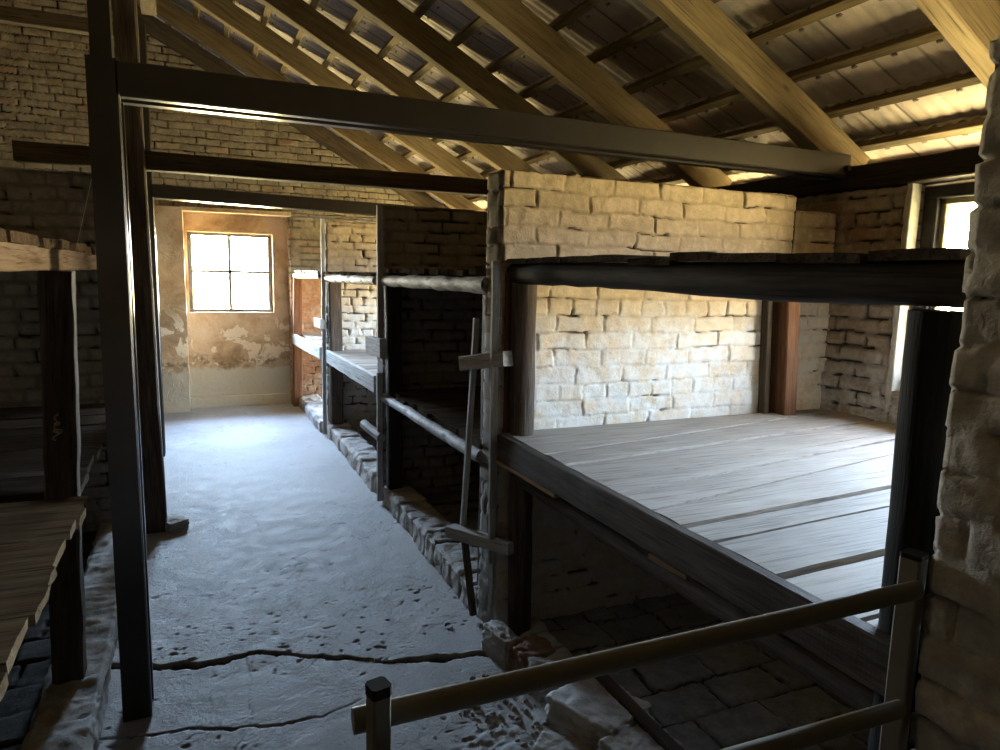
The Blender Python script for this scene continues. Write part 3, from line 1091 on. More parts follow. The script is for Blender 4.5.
def kerb(n, x0, x1, y0, y1, z1, seed, res=0.012, rag=0.02, blocks=1.0):
    V, F, Mk = grid_box((x0, y0, 0), (x1, y1, z1), res, 'z')
    x, y, z = V.T
    D = np.zeros_like(V)
    yy = y + 0.03 * (vnoise(y * 4, z * 3, 0, seed) - .5)
    blk = np.floor(yy / 0.145)
    f = yy / 0.145 - blk
    jd = np.minimum(f, 1 - f) * 0.145
    opn = vnoise(blk * 3.3, 0.2, 0, seed + 1)
    jt = (1 - sstep(0.004, 0.013, jd)) * (0.35 + .65 * opn) * blocks
    rn = 0.5 + (_h(blk, blk * 0, blk * 0, seed + 2) - 0.5) * blocks
    D[:, 2] += np.where(Mk['Z'], (rn - .5) * 0.022 - 0.012 * jt + 0.03 * (fbm(x * 14, y * 14, 0, seed + 3) - .5), 0)
    front = Mk['x'] | Mk['X']
    sg = np.where(Mk['x'], -1, 1)
    D[:, 0] += np.where(front, sg * ((rn - .5) * 0.018 - 0.012 * jt + rag * 1.6 * (fbm(y * 12, z * 16, 0, seed + 4) - .5)), 0)
    cor = (Mk['Z'] & front)
    D[cor, 2] -= 0.028 * fbm(y[cor] * 18, 0 * y[cor], 0, seed + 5, 3)
    D[cor, 0] -= (sg * 0.02 * fbm(y * 15, 3, 0, seed + 6, 3))[cor]
    o = obj('trim_%d' % n, mesh_from('trim', V + D, F, dict(crack=jt * .9, joint=jt, rnd=rn, endface=np.zeros(len(V))), True), M['brick_kerb'])
    tag(o, kind='structure')
    return o


kerb(2, 1.21, 1.42, 2.97, 4.78, 0.135, 111)
kerb(3, 1.21, 1.42, 5.01, 7.01, 0.135, 112, 0.016)
kerb(4, 1.16, 1.42, 7.21, 8.80, 0.12, 113, 0.02)
kerb(5, -0.56, -0.355, 1.2, 4.70, 0.10, 114, blocks=0.25)
kerb(6, 1.30, 1.43, 1.2, 2.77, 0.06, 115)

# ================================================================== ROOF
COS = 1 / math.sqrt(1 + SLOPE ** 2)
SIN = SLOPE * COS
DX = 0.265
XB0 = 3.255 + DX            # batten nearest the eaves


def batten_x(k):
    return (3.71, 3.445)[k + 1] if k < 1 else XB0 - DX * k


RAFT_V = 0.20               # vertical depth of a rafter


def slope_pt(x, off, y):
    """point at height `off` normal to the underside plane of the rafters"""
    z = float(roof_z(x))
    return (x + off * SIN, y, z + off * COS)


ORD = ['first', 'second', 'third', 'fourth', 'fifth', 'sixth', 'seventh', 'eighth', 'ninth', 'tenth', 'eleventh', 'twelfth', 'thirteenth', 'fourteenth',
       'fifteenth', 'sixteenth', 'seventeenth', 'eighteenth', 'nineteenth', 'twentieth']
RAFT_Y = [8.78, 7.93, 6.89, 5.87, 4.87, 3.89, 2.83, 1.81, 0.78, -0.25]
RN = ['lying against the far gable wall', 'first one out from the far gable', 'second out from the far gable wall', 'third out from the far gable wall',
      'fourth out from the far gable wall', 'crossing over the middle of the sunlit partition', 'ending above the bolted end of the near steel beam',
      'cut off by the upper right corner above the pillar', 'overhead out of view', 'behind the viewer']
hoff = RAFT_V * COS / 2
for i, y in enumerate(RAFT_Y):
    if y < 1.5:
        continue
    o = bar('rafter', slope_pt(RIDGE_X, hoff, y), slope_pt(3.30, hoff, y), rect(0.10, RAFT_V * COS, .006), M['tie'] if i == 0 else (M['rafter_shaded'] if i < 5 else M['rafter']), jit=0.002, low=0.003, step=0.12)
    tag(o, 'sawn timber rafter, ' + RN[i], 'rafter', 'rafters of the roof slope', 'thing')
nb = 19
for k in range(nb):
    x = batten_x(k)
    off = RAFT_V * COS + 0.019
    o = bar('roof_batten', slope_pt(x - 0.02, off, 9.05), slope_pt(x - 0.02, off, -0.3), rect(0.050, 0.038, .003), M['batten'], up=(SIN, 0, COS), jit=0.0015, low=0.003, step=0.15)
    if k == 0:
        lab = 'lowest roof batten, running just above the dark wall plate at the eaves'
    else:
        lab = 'thin roof batten carrying the tiles, %s one up from the eaves' % (ORD[k])
    tag(o, lab, 'batten', 'roof battens under the tiles', 'thing')

# tiles: one ribbed course per batten, heads resting on the battens
TW = 0.205
s = Soup()
th = 0.016


def tile_course(soup, k, y0, y1, res, sgn=1):
    xh = batten_x(k)                      # batten position of the head
    base = RAFT_V * COS + 0.038
    ny = int((y1 - y0) / res) + 1
    Y = np.linspace(y0, y1, ny)
    tile = np.floor(Y / TW + 0.37 * (k % 2))
    f = Y / TW + 0.37 * (k % 2) - tile
    rn = _h(tile, tile * 0 + k, tile * 0, 201)
    jog = (_h(tile, tile * 0 + k, tile * 0 + 4, 202) - .5)
    seam = 1 - sstep(0.010, 0.030, np.minimum(f, 1 - f))
    rib = 0.0026 * np.cos(2 * np.pi * f * 3) + 0.004 * jog
    scal = 0.5 + 0.5 * np.cos(2 * np.pi * f * 3)
    rows = []
    A = {'rnd': [], 'joint': []}
    # distance down the slope from the head, offset of the underside
    prof = [(-0.028, 0.0, 0), (0.05, 0.003, 0), (0.16, 0.012, 0), (0.30, 0.022, 0), (0.345, 0.026, 0), (0.345, 0.026 + th, 1), (0.0, 0.004 + th, 1), (-0.028, 0.004 + th * 1.3, 1), (-0.028, 0.0, 0)]
    for (dd, o_, top) in prof:
        hd = (dd < 0)
        off = base + o_ + rib - (0.004 * seam if not top else 0) + (0.013 * scal * (1 if (hd and not top) else 0) - (0.004 if hd else 0))
        t = (xh - RIDGE_X) / COS + dd - 0.02 + 0.010 * jog
        x = RIDGE_X + t * COS
        z0 = ROOF_A - SLOPE * x
        X = x + off * SIN
        Z = z0 + off * COS
        if sgn < 0:
            X = 2 * RIDGE_X - X
        rows.append(np.stack([X, Y, Z], -1))
        A['rnd'].append(rn)
        A['joint'].append(seam if not top else seam * 0)
    V = np.concatenate(rows)
    m = len(prof)
    idx = np.arange(m * ny).reshape(m, ny)
    Q = np.stack([idx[:-1, :-1], idx[1:, :-1], idx[1:, 1:], idx[:-1, 1:]], -1).reshape(-1, 4)
    soup.add(V, Q, rnd=np.concatenate(A['rnd']), joint=np.concatenate(A['joint']))
    if sgn > 0 and res < 0.05:             # hanging nibs, two per tile
        for j in range(int(y0 / TW), int(y1 / TW) + 1):
            yc = (j + 0.5 - 0.37 * (k % 2)) * TW
            if not (y0 < yc < y1):
                continue
            t = (xh - RIDGE_X) / COS + 0.035
            for (dt, dy) in ((0, 0),):
                pts = []
                for (a, b, c_) in ((0, -1, 0), (1, -1, 0), (1, 1, 0), (0, 1, 0), (.2, -.8, 1), (.8, -.8, 1), (.8, .8, 1), (.2, .8, 1)):
                    tt = t + a * 0.016
                    x = RIDGE_X + tt * COS
                    off = base + 0.006 - c_ * 0.014
                    pts.append((x + off * SIN, yc + b * 0.012, ROOF_A - SLOPE * x + off * COS))
                soup.add(pts, [(0, 1, 2, 3), (4, 7, 6, 5), (0, 4, 5, 1), (1, 5, 6, 2), (2, 6, 7, 3), (3, 7, 4, 0)], rnd=0.15, joint=0.6)


for k in range(-1, nb + 2):
    tile_course(s, k, 0.6, 9.1, 0.0125)
    tile_course(s, k, -6.0, 0.6, 0.2)
for k in range(-1, nb + 2):
    tile_course(s, k, -6.0, 9.1, 0.2, -1)
# ridge cover
zr = float(roof_z(RIDGE_X)) + .30
s.add([(RIDGE_X - .4, -6, zr - .20), (RIDGE_X, -6, zr + .05), (RIDGE_X + .4, -6, zr - .20), (RIDGE_X - .4, 9.1, zr - .20), (RIDGE_X, 9.1, zr + .05), (RIDGE_X + .4, 9.1, zr - .20)],
      [(0, 1, 4, 3), (1, 2, 5, 4)], rnd=.4, joint=0.)
structure('ceiling', s.mesh('ceiling', False), M['tile'])

# wall plates
o = bar('wall_plate', (WALL_X + 0.03, -6.0, 2.19), (WALL_X + 0.03, 9.0, 2.19), rect(0.15, 0.115, .006), M['dark'], jit=0.003)
tag(o, 'dark timber plate on top of the right wall carrying the rafter feet', 'wall plate', kind='thing')
o = bar('trim_8', (LEFT_X - 0.03, -6.0, 2.19), (LEFT_X - 0.03, 9.0, 2.19), rect(0.15, 0.12, .006), M['dark'], jit=0.003)
tag(o, kind='structure')
s = Soup()
box_soup(s, (-6.35, -6.0, 2.25), (-6.3, 9.1, 2.62), rnd=.5)
box_soup(s, (3.38, -6.0, 2.2), (3.46, 1.35, 2.45), rnd=.5)  # unseen filler added at the near eaves to stop light from behind the camera
box_soup(s, (3.50, 1.35, 2.13), (3.56, 9.1, 2.195), rnd=.5)  # unseen strip added outside the eaves to cut the light on the tiles
structure('trim_7', s.mesh('trim_7'), M['grout'])

# ================================================================== PORTAL FRAMES
STEEL_BEAM = [(-0.075, 0.055), (-0.080, 0.050), (-0.080, -0.052), (-0.074, -0.058), (-0.038, -0.058), (-0.034, -0.054), (-0.034, 0.030), (0.018, 0.030), (0.018, -0.058), (0.062, -0.058), (0.062, 0.055)]
STEEL_BEAM = STEEL_BEAM[::-1]


def mirror(sec):
    return [(-y, z) for (y, z) in sec][::-1]


t = thing('portal_frame', (-0.24, 2.78, 0), 'dark steel post with a steel beam spanning the aisle nearest to the viewer', 'support frame', 'portal frames across the aisle')
POST_SEC = [(-0.050, -0.080), (0.040, -0.080), (0.046, -0.074), (0.046, -0.058), (0.042, -0.054), (-0.030, -0.054), (-0.030, 0.036), (0.046, 0.036), (0.046, 0.062), (-0.050, 0.062)]


def upright(name, x, y, z0, z1, sec, mat, parent, **kw):
    """vertical bar; section given in world (x, y) offsets"""
    return bar(name, (x, y, z0), (x, y, z1), [(-b, a) for (a, b) in sec], mat, parent, up=(1, 0, 0), **kw)


def chk():
    m, L = place((0, 0, 0), (0, 0, 1), (1, 0, 0))
    return m


post = upright('post', -0.235, 2.785, -0.02, 2.32, POST_SEC, M['steel'], t, jit=0)
upright('upper_post', -0.237, 2.765, 2.32, 3.75, [(-0.035, -0.04), (0.028, -0.04), (0.028, 0.04), (-0.035, 0.04)], M['steel'], post, jit=0)
bm = bar('beam', (-0.20, 2.785, 2.262), (3.15, 2.785, 2.252), STEEL_BEAM, M['steel'], t, jit=0)
bar('bolt', (3.12, 2.68, 2.235), (3.12, 2.712, 2.235), round_sec(0.014, 8), M['bolt'], bm, jit=0)

t = thing('portal_frame', (-0.24, 4.75, 0), 'timber post and brown timber tie beam, middle frame across the aisle', 'support frame', 'portal frames across the aisle')
post = bar('post', (-0.252, 4.75, 0.0), (-0.292, 4.75, 3.75), [(-0.05, -0.06), (0.05, -0.06), (0.05, 0.050), (0.040, 0.06), (-0.05, 0.06)], M['postwood'], t, up=(1, 0, 0), jit=0.002)
bar('beam', (-0.87, 4.78, 2.272), (3.15, 4.78, 2.262), rect(0.10, 0.108, .006), M['tie'], t, jit=0.003)

t = thing('portal_frame', (-0.31, 6.75, 0), 'steel post and steel beam of the frame closest to the far window', 'support frame', 'portal frames across the aisle')
post = upright('post', -0.305, 6.77, -0.02, 3.60, POST_SEC, M['steel'], t, jit=0)
bar('beam', (-0.28, 6.77, 2.285), (3.15, 6.77, 2.215), STEEL_BEAM, M['steel'], t, jit=0)
bar('collar', (-4.0, 6.77, 3.54), (-0.34, 6.77, 3.54), rect(0.09, 0.11, .005), M['tie'], t, jit=0.003)
o = bar('purlin', (-0.24, -0.3, 3.82), (-0.24, 6.95, 3.82), rect(0.12, 0.14, .006), M['tie'], jit=0.003)
tag(o, 'timber purlin carried by the tall posts under the roof', 'purlin', kind='thing')

# ================================================================== BUNKS
def deck(name, edges, x0, x1, ztop, th_, mat, parent, seed, jag=0.01, zj=0.004, gap=0.004, notch=None, zfun=None, ends='x'):
    """boards running along X laid side by side; edges are the board boundaries in y (pairs of y at each end allowed)"""
    sp = Soup()
    rg = random.Random(seed)
    for i in range(len(edges) - 1):
        ya, yb = edges[i], edges[i + 1]
        ya = ya if isinstance(ya, tuple) else (ya, ya)
        yb = yb if isinstance(yb, tuple) else (yb, yb)
        g = gap if not isinstance(gap, (list, tuple)) else gap[i]
        xa = x0 + rg.uniform(-jag, jag)
        xb = x1 + (rg.uniform(-jag, jag) if ends == 'X' else 0)
        zt = ztop + rg.uniform(-zj, zj)
        if zfun:
            zt += zfun((ya[0] + yb[0]) / 2)
        V, F, Mk = grid_box((0, 0, 0), (1, 1, 1), (1 / max(6, (xb - xa) / 0.06), 0.25, 1), '')
        u, v, w = V.T
        X = xa + u * (xb - xa)
        lo = ya[0] + u * (ya[1] - ya[0]) + g / 2
        hi = yb[0] + u * (yb[1] - yb[0]) - g / 2
        Yv = lo + v * (hi - lo)
        Yv = Yv + np.where(v < .01, 1, np.where(v > .99, -1, 0)) * 0.004 * vnoise(X * 8, v * 9, 0, seed + i)
        Zv = zt - th_ + w * th_ + 0.003 * (vnoise(X * 2, Yv * 6, 0, seed + 50 + i) - .5)
        Zv = Zv - np.where((w > .5) & ((v < .01) | (v > .99)), 0.002, 0)
        X = X + np.where((u < .01) | (u > .99), 0.008 * (vnoise(Yv * 60, Zv * 60, 0, seed + 70) - .5), 0)
        sp.add(np.stack([X, Yv, Zv], -1), F, rnd=rg.random())
    return obj(name, sp.mesh(name), mat, parent)


def edges_between(y0, y1, w, seed):
    rg = random.Random(seed)
    e = [y0]
    while e[-1] < y1 - w * 0.6:
        e.append(e[-1] + w * rg.uniform(0.75, 1.25))
    e[-1] = y1
    return e


# ---------------- near right bunk
t = thing('wooden_bunk', (2.2, 1.8, 0), 'near right bunk with a broad grey board deck lit by the side window', 'bunk', 'three-tier bunks along the aisle')
E1 = [(0.82, 0.82), (0.942, 0.95), (1.164, 1.25), (1.395, 1.52), (1.522, 1.66), (1.66, 2.00), (1.84, 2.14), (1.98, 2.22), (2.20, 2.43), (2.36, 2.69), (2.765, 2.765)]
G1 = [0.016, 0.019, 0.020, 0.020, 0.012, 0.016, 0.015, 0.010, 0.014, 0.006]
deck('plank_deck', E1, 1.245, WALL_X - 0.005, 0.962, 0.024, M['plank'], t, 301, jag=0.002, zj=0.003, gap=G1)
fb = bar('front_board', (1.222, 0.81, 0.915), (1.222, 2.745, 0.907), rect(0.038, 0.112, .004), M['front'], t, jit=0.003, step=.05)
bar('bearer_log', (1.30, 0.81, 0.780), (1.30, 2.64, 0.768), round_sec(0.038), M['front'], t, smooth=True, jit=0.004, low=.01, step=.05)
bar('bearer_log', (3.09, 0.81, 0.89), (3.09, 2.75, 0.89), round_sec(0.045), M['dark'], t, smooth=True, jit=0.004)
bar('packing_strip', (1.225, 2.20, 0.845), (1.225, 2.745, 0.838), rect(0.05, 0.018, .002), M['fresh'], t, jit=0.003, step=.04)
bar('packing_strip', (1.235, 1.45, 0.842), (1.235, 1.62, 0.84), rect(0.05, 0.014, .002), M['fresh'], t, jit=0.003, step=.04)
# upper tier
TL = lambda u: 1.0 + 0.10 * math.exp(-((u - .74) / .2) ** 2)
bar('top_log', (1.285, 2.772, 1.660), (1.285, 0.812, 1.656), round_sec(0.043, 16), M['dark'], t, smooth=True, jit=0.003, step=.05, low=.002,
    scale=TL, bow=lambda u: (0.0, -0.043 * (TL(u) - 1) * 1.3))
ET = edges_between(0.82, 2.765, 0.19, 17)
deck('upper_plank_deck', ET, 1.235, WALL_X - .005, 1.717, 0.022, M['plank_dark'], t, 302, jag=0.012, zj=0.007, gap=0.006)
bar('top_bearer', (3.09, 0.81, 1.655), (3.09, 2.75, 1.655), round_sec(0.045), M['dark'], t, smooth=True, jit=0.004)
# posts
bar('post', (1.315, 2.70, 0.0), (1.298, 2.70, 1.615), round_sec(0.053, 12), M['postwood'], t, jit=0.004, low=.004, smooth=True)
bar('post', (1.292, 0.870, 0.0), (1.294, 0.872, 1.602), round_sec(0.055, 12), M['black'], t, jit=0.004, low=.008, smooth=True)
bar('post', (2.835, 2.735, 0.93), (2.800, 2.735, 1.69), rect(0.14, 0.085, .006), M['redpost'], t, jit=0.002, up=(1, 0, 0))
bar('backing_strip', (2.738, 2.755, 0.96), (2.700, 2.755, 1.69), rect(0.05, 0.035, .004), M['tie'], t, jit=0.002, up=(1, 0, 0))
bar('trim_board', (1.262, 2.762, 0.84), (1.252, 2.762, 1.66), rect(0.040, 0.022, .002), M['redpost'], t, jit=0.002, up=(1, 0, 0))

# ---------------- second right bunk (dark bay)
t = thing('wooden_bunk', (2.2, 3.9, 0), 'second right bunk in the dark bay with a knotty pale log along its top', 'bunk', 'three-tier bunks along the aisle')
bar('top_log', (1.235, 2.945, 1.607), (1.235, 4.79, 1.592), round_sec(0.040), M['log'], t, smooth=True, jit=0.0035, low=.006, step=.03,
    scale=lambda u: 1.0 + 0.06 * math.sin(u * 23) - .08 * u)
deck('upper_plank_deck', edges_between(2.97, 4.79, 0.115, 21), 1.205, WALL_X - .01, 1.672, 0.028, M['plank_dark'], t, 303, jag=0.02, zj=0.006, gap=0.006)
bar('bearer_log', (1.225, 2.965, 0.802), (1.225, 4.79, 0.778), round_sec(0.032), M['log'], t, smooth=True, jit=0.004, low=.006, step=.04)
deck('plank_deck', edges_between(2.97, 4.79, 0.17, 22), 1.235, WALL_X - .01, 0.868, 0.030, M['plank_dark'], t, 304, jag=0.02, zj=0.006, gap=0.008, zfun=lambda y: -0.04 * (y - 3.0) / 1.8)
bar('post', (1.285, 4.735, 0.0), (1.275, 4.735, 1.56), rect(0.10, 0.09, .01), M['dark'], t, jit=0.003)
bar('post', (1.30, 3.02, 0.0), (1.30, 3.02, 1.57), rect(0.10, 0.09, .01), M['dark'], t, jit=0.003)

# ---------------- third right bunk
t = thing('wooden_bunk', (2.2, 6.0, 0), 'third right bunk with a broad pale front board, between two brick partitions', 'bunk', 'three-tier bunks along the aisle')
bar('top_log', (1.23, 5.005, 1.59), (1.23, 7.01, 1.575), round_sec(0.036), M['log'], t, smooth=True, jit=0.005, low=.006, step=.04)
deck('upper_plank_deck', edges_between(5.01, 7.01, 0.16, 23), 1.215, WALL_X - .01, 1.645, 0.024, M['plank_dark'], t, 305, jag=0.03, zj=0.006, gap=0.010)
bar('front_board', (1.215, 5.005, 0.832), (1.215, 7.01, 0.822), rect(0.035, 0.125, .004), M['greyboard'], t, jit=0.003)
deck('plank_deck', edges_between(5.01, 7.01, 0.18, 24), 1.235, WALL_X - .01, 0.872, 0.026, M['plank'], t, 306, jag=0.0, zj=0.003, gap=0.005)
bar('post', (1.29, 6.955, 0.0), (1.29, 6.955, 1.55), rect(0.12, 0.10, .01), M['postwood'], t, jit=0.003)

# ---------------- far right bunk
t = thing('wooden_bunk', (2.2, 8.0, 0), 'farthest right bunk beside the gable wall with a brown end post', 'bunk', 'three-tier bunks along the aisle')
bar('top_log', (1.20, 7.205, 1.60), (1.16, 8.83, 1.585), round_sec(0.034), M['log'], t, smooth=True, jit=0.005, step=.05)
deck('upper_plank_deck', edges_between(7.21, 8.82, 0.17, 25), 1.16, WALL_X - .01, 1.652, 0.024, M['plank'], t, 307, jag=0.02, zj=0.005, gap=0.008)
bar('front_board', (1.19, 7.205, 0.825), (1.13, 8.83, 0.825), rect(0.035, 0.125, .004), M['greyboard'], t, jit=0.003)
deck('plank_deck', edges_between(7.21, 8.82, 0.18, 26), 1.22, WALL_X - .01, 0.885, 0.026, M['plank'], t, 308, jag=0.0, zj=0.003, gap=0.005)
bar('post', (1.155, 8.77, 0.0), (1.175, 8.77, 1.57), rect(0.10, 0.15, .008), M['redpost'], t, jit=0.003)

# ---------------- left bunk
t = thing('wooden_bunk', (-1.4, 2.8, 0), 'bunk on the left of the aisle with ragged plank ends and a split post', 'bunk', 'three-tier bunks along the aisle')
bar('top_beam', (-0.445, -0.6, 1.668), (-0.445, 4.77, 1.668), rect(0.045, 0.078, .004), M['fresh'], t, jit=0.002)
deck('upper_plank_deck', edges_between(-0.5, 4.77, 0.20, 27), -2.55, -0.412, 1.738, 0.030, M['plank_left'], t, 309, jag=0.012, zj=0.006, gap=0.016, ends='X')
EL = [-0.4, 0.9, 1.25, 1.44, 1.63, 1.85, 2.045, 2.185, 2.42, 2.55, 2.70, 2.83]
deck('plank_deck', EL, -2.55, -0.368, 0.832, 0.030, M['plank_left'], t, 310, jag=0.013, zj=0.011, gap=0.014, ends='X')
deck('rear_plank_deck', [2.98, 3.25, 3.50, 3.72, 3.90, 4.15, 4.4, 4.77], -2.55, -0.40, 0.822, 0.030, M['plank_dark'], t, 311, jag=0.03, zj=0.012, gap=0.016, ends='X')
bar('bearer', (-0.50, -0.5, 0.765), (-0.50, 2.86, 0.765), rect(0.08, 0.07, .006), M['dark'], t, jit=0.004)
bar('bearer', (-0.50, 2.97, 0.757), (-0.50, 4.77, 0.757), rect(0.08, 0.07, .006), M['dark'], t, jit=0.004)
POSTL = [(-0.052, -0.05), (0.030, -0.052), (0.050, -0.036), (0.052, 0.045), (-0.05, 0.05), (-0.056, 0.006), (-0.046, -0.006)]
p = bar('post', (-0.476, 2.92, 0.0), (-0.428, 2.92, 1.630), rect(0.105, 0.10, .012), M['postwood'], t, jit=0.005, low=.008, step=.05)

# ================================================================== LADDERS at the partition ends
t = thing('bunk_ladder', (1.2, 2.85, 0), 'grey lath ladder with two step boards at the end of the sunlit partition', 'ladder', 'step ladders nailed to partition ends')
bar('upright', (1.196, 2.765, 0.62), (1.190, 2.765, 1.708), rect(0.022, 0.034, .002), M['greyboard'], t, jit=0.002, up=(1, 0, 0))
bar('upright', (1.200, 2.772, 0.36), (1.199, 2.772, 0.70), rect(0.020, 0.03, .002), M['greyboard'], t, jit=0.002, up=(1, 0, 0))
bar('leaning_stick', (1.165, 3.04, 0.37), (1.185, 2.955, 1.455), rect(0.026, 0.022, .002), M['greyboard'], t, jit=0.002)
bar('lower_stick', (1.190, 2.955, 0.02), (1.165, 3.03, 0.40), rect(0.030, 0.024, .002), M['postwood'], t, jit=0.002)
bar('step', (1.155, 3.03, 1.237), (1.225, 2.69, 1.298), rect(0.055, 0.066, .004), M['greyboard'], t, jit=0.002, step=.05)
bar('step', (1.110, 3.06, 0.424), (1.262, 2.67, 0.458), rect(0.065, 0.052, .004), M['greyboard'], t, jit=0.002, step=.05)

t = thing('bunk_ladder', (1.2, 4.9, 0), 'lath and two step boards at the end of the dark second partition', 'ladder', 'step ladders nailed to partition ends')
bar('upright', (1.196, 4.80, 0.02), (1.196, 4.80, 0.95), rect(0.03, 0.038, .002), M['greyboard'], t, jit=0.002, up=(1, 0, 0))
bar('upright', (1.196, 4.79, 1.10), (1.196, 4.79, 2.10), rect(0.03, 0.038, .002), M['greyboard'], t, jit=0.002, up=(1, 0, 0))
bar('step', (1.17, 5.02, 1.125), (1.185, 4.66, 1.135), rect(0.05, 0.13, .004), M['greyboard'], t, jit=0.002)
bar('step', (1.15, 5.10, 0.525), (1.19, 4.74, 0.495), rect(0.06, 0.07, .02), M['greyboard'], t, jit=0.003, step=.04)

t = thing('bunk_ladder', (1.2, 7.1, 0), 'thin pale lath with one small step at the far partition end', 'ladder', 'step ladders nailed to partition ends')
bar('upright', (1.19, 7.03, 0.02), (1.19, 7.03, 2.15), rect(0.03, 0.036, .002), M['greyboard'], t, jit=0.002, up=(1, 0, 0))
bar('step', (1.155, 7.25, 1.135), (1.165, 6.93, 1.135), rect(0.05, 0.09, .004), M['greyboard'], t, jit=0.002)

# ================================================================== BARRIER
t = thing('barrier', (0.7, 0.82, 0), 'beige tube barrier with two rails in front of the near bunk', 'barrier')
pl = bar('post', (0.197, 0.80, 0.0), (0.197, 0.80, 1.128), rect(0.025, 0.025, .003), M['rail'], t, up=(0.97, 0.22, 0), jit=0)
bar('end_cap', (0.197, 0.80, 1.127), (0.197, 0.80, 1.141), rect(0.027, 0.027, .004), M['cap'], pl, up=(0.97, 0.22, 0), jit=0)
pr = bar('post', (1.212, 0.822, 0.0), (1.212, 0.822, 1.150), rect(0.037, 0.037, .003), M['rail'], t, up=(0.97, 0.22, 0), jit=0)
bar('end_cap', (1.212, 0.822, 1.149), (1.212, 0.822, 1.158), rect(0.038, 0.038, .004), M['cap'], pr, up=(0.97, 0.22, 0), jit=0)
OV = [(0.0135 * math.cos(a), 0.018 * math.sin(a)) for a in [2 * math.pi * k / 20 for k in range(20)]]
bar('rail', (0.170, 0.826, 1.080), (1.182, 0.790, 1.104), OV, M['rail'], t, smooth=True, jit=0)
bar('rail', (0.170, 0.826, 0.868), (1.172, 0.790, 0.873), OV, M['rail'], t, smooth=True, jit=0)

# ================================================================== LOOSE THINGS


def stone(name, loc, size, rot, mat, seed, label, cat, group=None):
    V, F, Mk = grid_box((-.5, -.5, -.5), (.5, .5, .5), 0.045, '')
    n = V / np.linalg.norm(V, axis=1)[:, None] * 0.62
    V = V * 0.86 + n * 0.14
    f = fbm(V[:, 0] * 3 + seed, V[:, 1] * 3, V[:, 2] * 3, seed, 4)
    f2 = fbm(V[:, 0] * 9 + seed, V[:, 1] * 9, V[:, 2] * 9, seed + 9, 4)
    V = V * (0.70 + 0.36 * f + 0.26 * f2)[:, None]
    V = V * np.array(size)
    rn = fbm(V[:, 0] * 9, V[:, 1] * 9, V[:, 2] * 9, seed + 3)
    me = mesh_from(name, V, F, dict(crack=np.zeros(len(V)), joint=np.zeros(len(V)), rnd=rn, endface=np.zeros(len(V))), True)
    o = obj(name, me, mat, None, Matrix.Translation(loc) @ Matrix.Rotation(rot, 4, 'Z'))
    return tag(o, label, cat, group, 'thing')


G = 'broken kerb bricks under the barrier'
stone('broken_brick', (1.185, 2.60, 0.055), (0.085, 0.19, 0.13), 0.15, M['brick_kerb'], 3, 'grey rounded kerb stone at the foot of the ladder wall', 'brick', G)
stone('broken_brick', (1.255, 2.455, 0.05), (0.15, 0.15, 0.13), 0.1, M['brick_old'], 5, 'reddish crumbling brick at the kerb next to the dark post', 'brick', G)
stone('broken_brick', (1.275, 2.30, 0.05), (0.17, 0.14, 0.12), -0.1, M['brick_kerb'], 7, 'pinkish flat brick in the broken kerb just above the rail', 'brick', G)
stone('broken_brick', (1.315, 2.02, 0.05), (0.24, 0.30, 0.13), 0.35, M['brick_kerb'], 9, 'large pitted grey kerb stone just below the barrier rail', 'brick', G)
stone('broken_brick', (1.335, 1.77, 0.045), (0.22, 0.17, 0.12), 0.2, M['brick_kerb'], 11, 'grey kerb stone at the bottom edge under the barrier', 'brick', G)
stone('broken_brick', (1.13, 1.93, 0.005), (0.12, 0.20, 0.06), 0.7, M['brick_kerb'], 13, 'crumbled low kerb piece lying out on the concrete floor', 'brick', G)
stone('broken_brick', (-0.16, 4.77, 0.02), (0.13, 0.17, 0.08), 0.5, M['brick_kerb'], 15, 'small rubble stone at the foot of the timber post', 'stone')
rg = random.Random(5)
s = Soup()
for i in range(150):
    a = rg.gauss(1.04, 0.10)
    b = rg.uniform(1.75, 2.5)
    r = rg.uniform(0.004, 0.014)
    V, F, Mk = grid_box((-1, -1, -1), (1, 1, 1), 1.0, '')
    V = V / np.linalg.norm(V, axis=1)[:, None] * np.array([rg.uniform(.6, 1.2) for _ in range(3)]) * r
    s.add(V + np.array((a, b, -0.008 + r * .4)), F, crack=0, joint=0, rnd=rg.random(), endface=0)
o = obj('mortar_crumbs', s.mesh('mortar_crumbs'), M['grout'])
tag(o, 'crumbs of mortar scattered on the floor beside the broken kerb', 'rubble', kind='stuff')

o = bar('sill_board', (1.405, 2.25, 0.085), (1.405, 1.35, 0.075), rect(0.055, 0.085, .006), M['front'], jit=0.003)
tag(o, 'dark board lying behind the broken kerb under the near bunk', 'board', kind='thing')

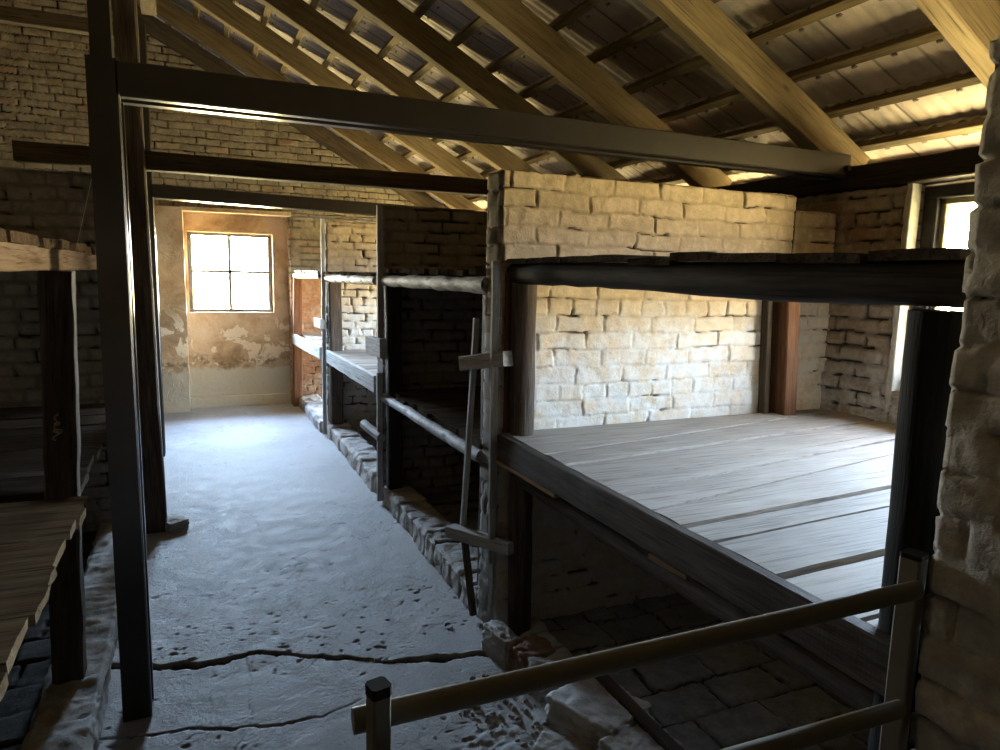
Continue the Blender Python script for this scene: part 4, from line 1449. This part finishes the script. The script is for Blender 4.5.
# dry leaf
V = []
for k in range(13):
    u = k / 12
    w = 0.011 * math.sin(math.pi * u) ** .7
    for sg in (-1, 0, 1):
        V.append((0.035 * u - .017, sg * w, 0.006 * abs(sg) + 0.004 * math.sin(3 * u)))
F = []
for k in range(12):
    for j in (0, 1):
        a = k * 3 + j
        F.append((a, a + 1, a + 4, a + 3))
top_n = len(V)
V2 = V + [(x, y, z - 0.0012) for (x, y, z) in V]
F2 = F + [tuple(top_n + i for i in f[::-1]) for f in F]
o = obj('dry_leaf', mesh_from('dry_leaf', V2, F2), M['leafm'], None, Matrix.Translation((1.055, 2.935, 0.002)) @ Matrix.Rotation(.3, 4, 'Z'))
tag(o, 'small dry brown leaf on the floor near the ladder foot', 'leaf', kind='thing')

# twine tied on the left post
pts = []
for k in range(90):
    u = k / 89
    pts.append((-0.452 + 0.012 * math.sin(u * 31) * (0.3 + u), 2.855 + 0.006 * math.cos(u * 23), 1.12 - 0.075 * u + 0.012 * math.sin(u * 17)))
s_V, s_F = [], []
nn = 6
for k, p_ in enumerate(pts):
    q_ = Vector(pts[min(k + 1, len(pts) - 1)]) - Vector(pts[max(k - 1, 0)])
    q_.normalize()
    a_ = q_.orthogonal().normalized()
    b_ = q_.cross(a_)
    for j in range(nn):
        an = 2 * math.pi * j / nn
        v_ = Vector(p_) + (a_ * math.cos(an) + b_ * math.sin(an)) * 0.0028
        s_V.append(tuple(v_))
for k in range(len(pts) - 1):
    for j in range(nn):
        s_F.append((k * nn + j, k * nn + (j + 1) % nn, (k + 1) * nn + (j + 1) % nn, (k + 1) * nn + j))
o = obj('twine', mesh_from('twine', s_V, s_F), M['twine'])
tag(o, 'knot of straw-coloured twine hanging on the dark post at the left', 'twine', kind='thing')


def strand(p0, p1, sag, label):
    n_ = 14
    V, F = [], []
    for k in range(n_):
        u = k / (n_ - 1)
        c = Vector(p0).lerp(Vector(p1), u) + Vector((0, 0, -sag * 4 * u * (1 - u)))
        for j in range(4):
            an = math.pi / 2 * j
            V.append((c.x + 0.0011 * math.cos(an), c.y + 0.0011 * math.sin(an), c.z + 0.0008 * (j % 2)))
    for k in range(n_ - 1):
        for j in range(4):
            F.append((k * 4 + j, k * 4 + (j + 1) % 4, k * 4 + 4 + (j + 1) % 4, k * 4 + 4 + j))
    o = obj('cobweb_strand', mesh_from('cobweb_strand', V, F), M['web'])
    tag(o, label, 'cobweb', kind='thing')


strand((1.235, 2.75, 0.83), (1.29, 2.66, 1.03), 0.01, 'dusty cobweb strand at the near end of the front board')
strand((-0.49, 3.9, 1.735), (-0.40, 3.9, 2.10), 0.0, 'cobweb thread rising from the upper left plank ends')
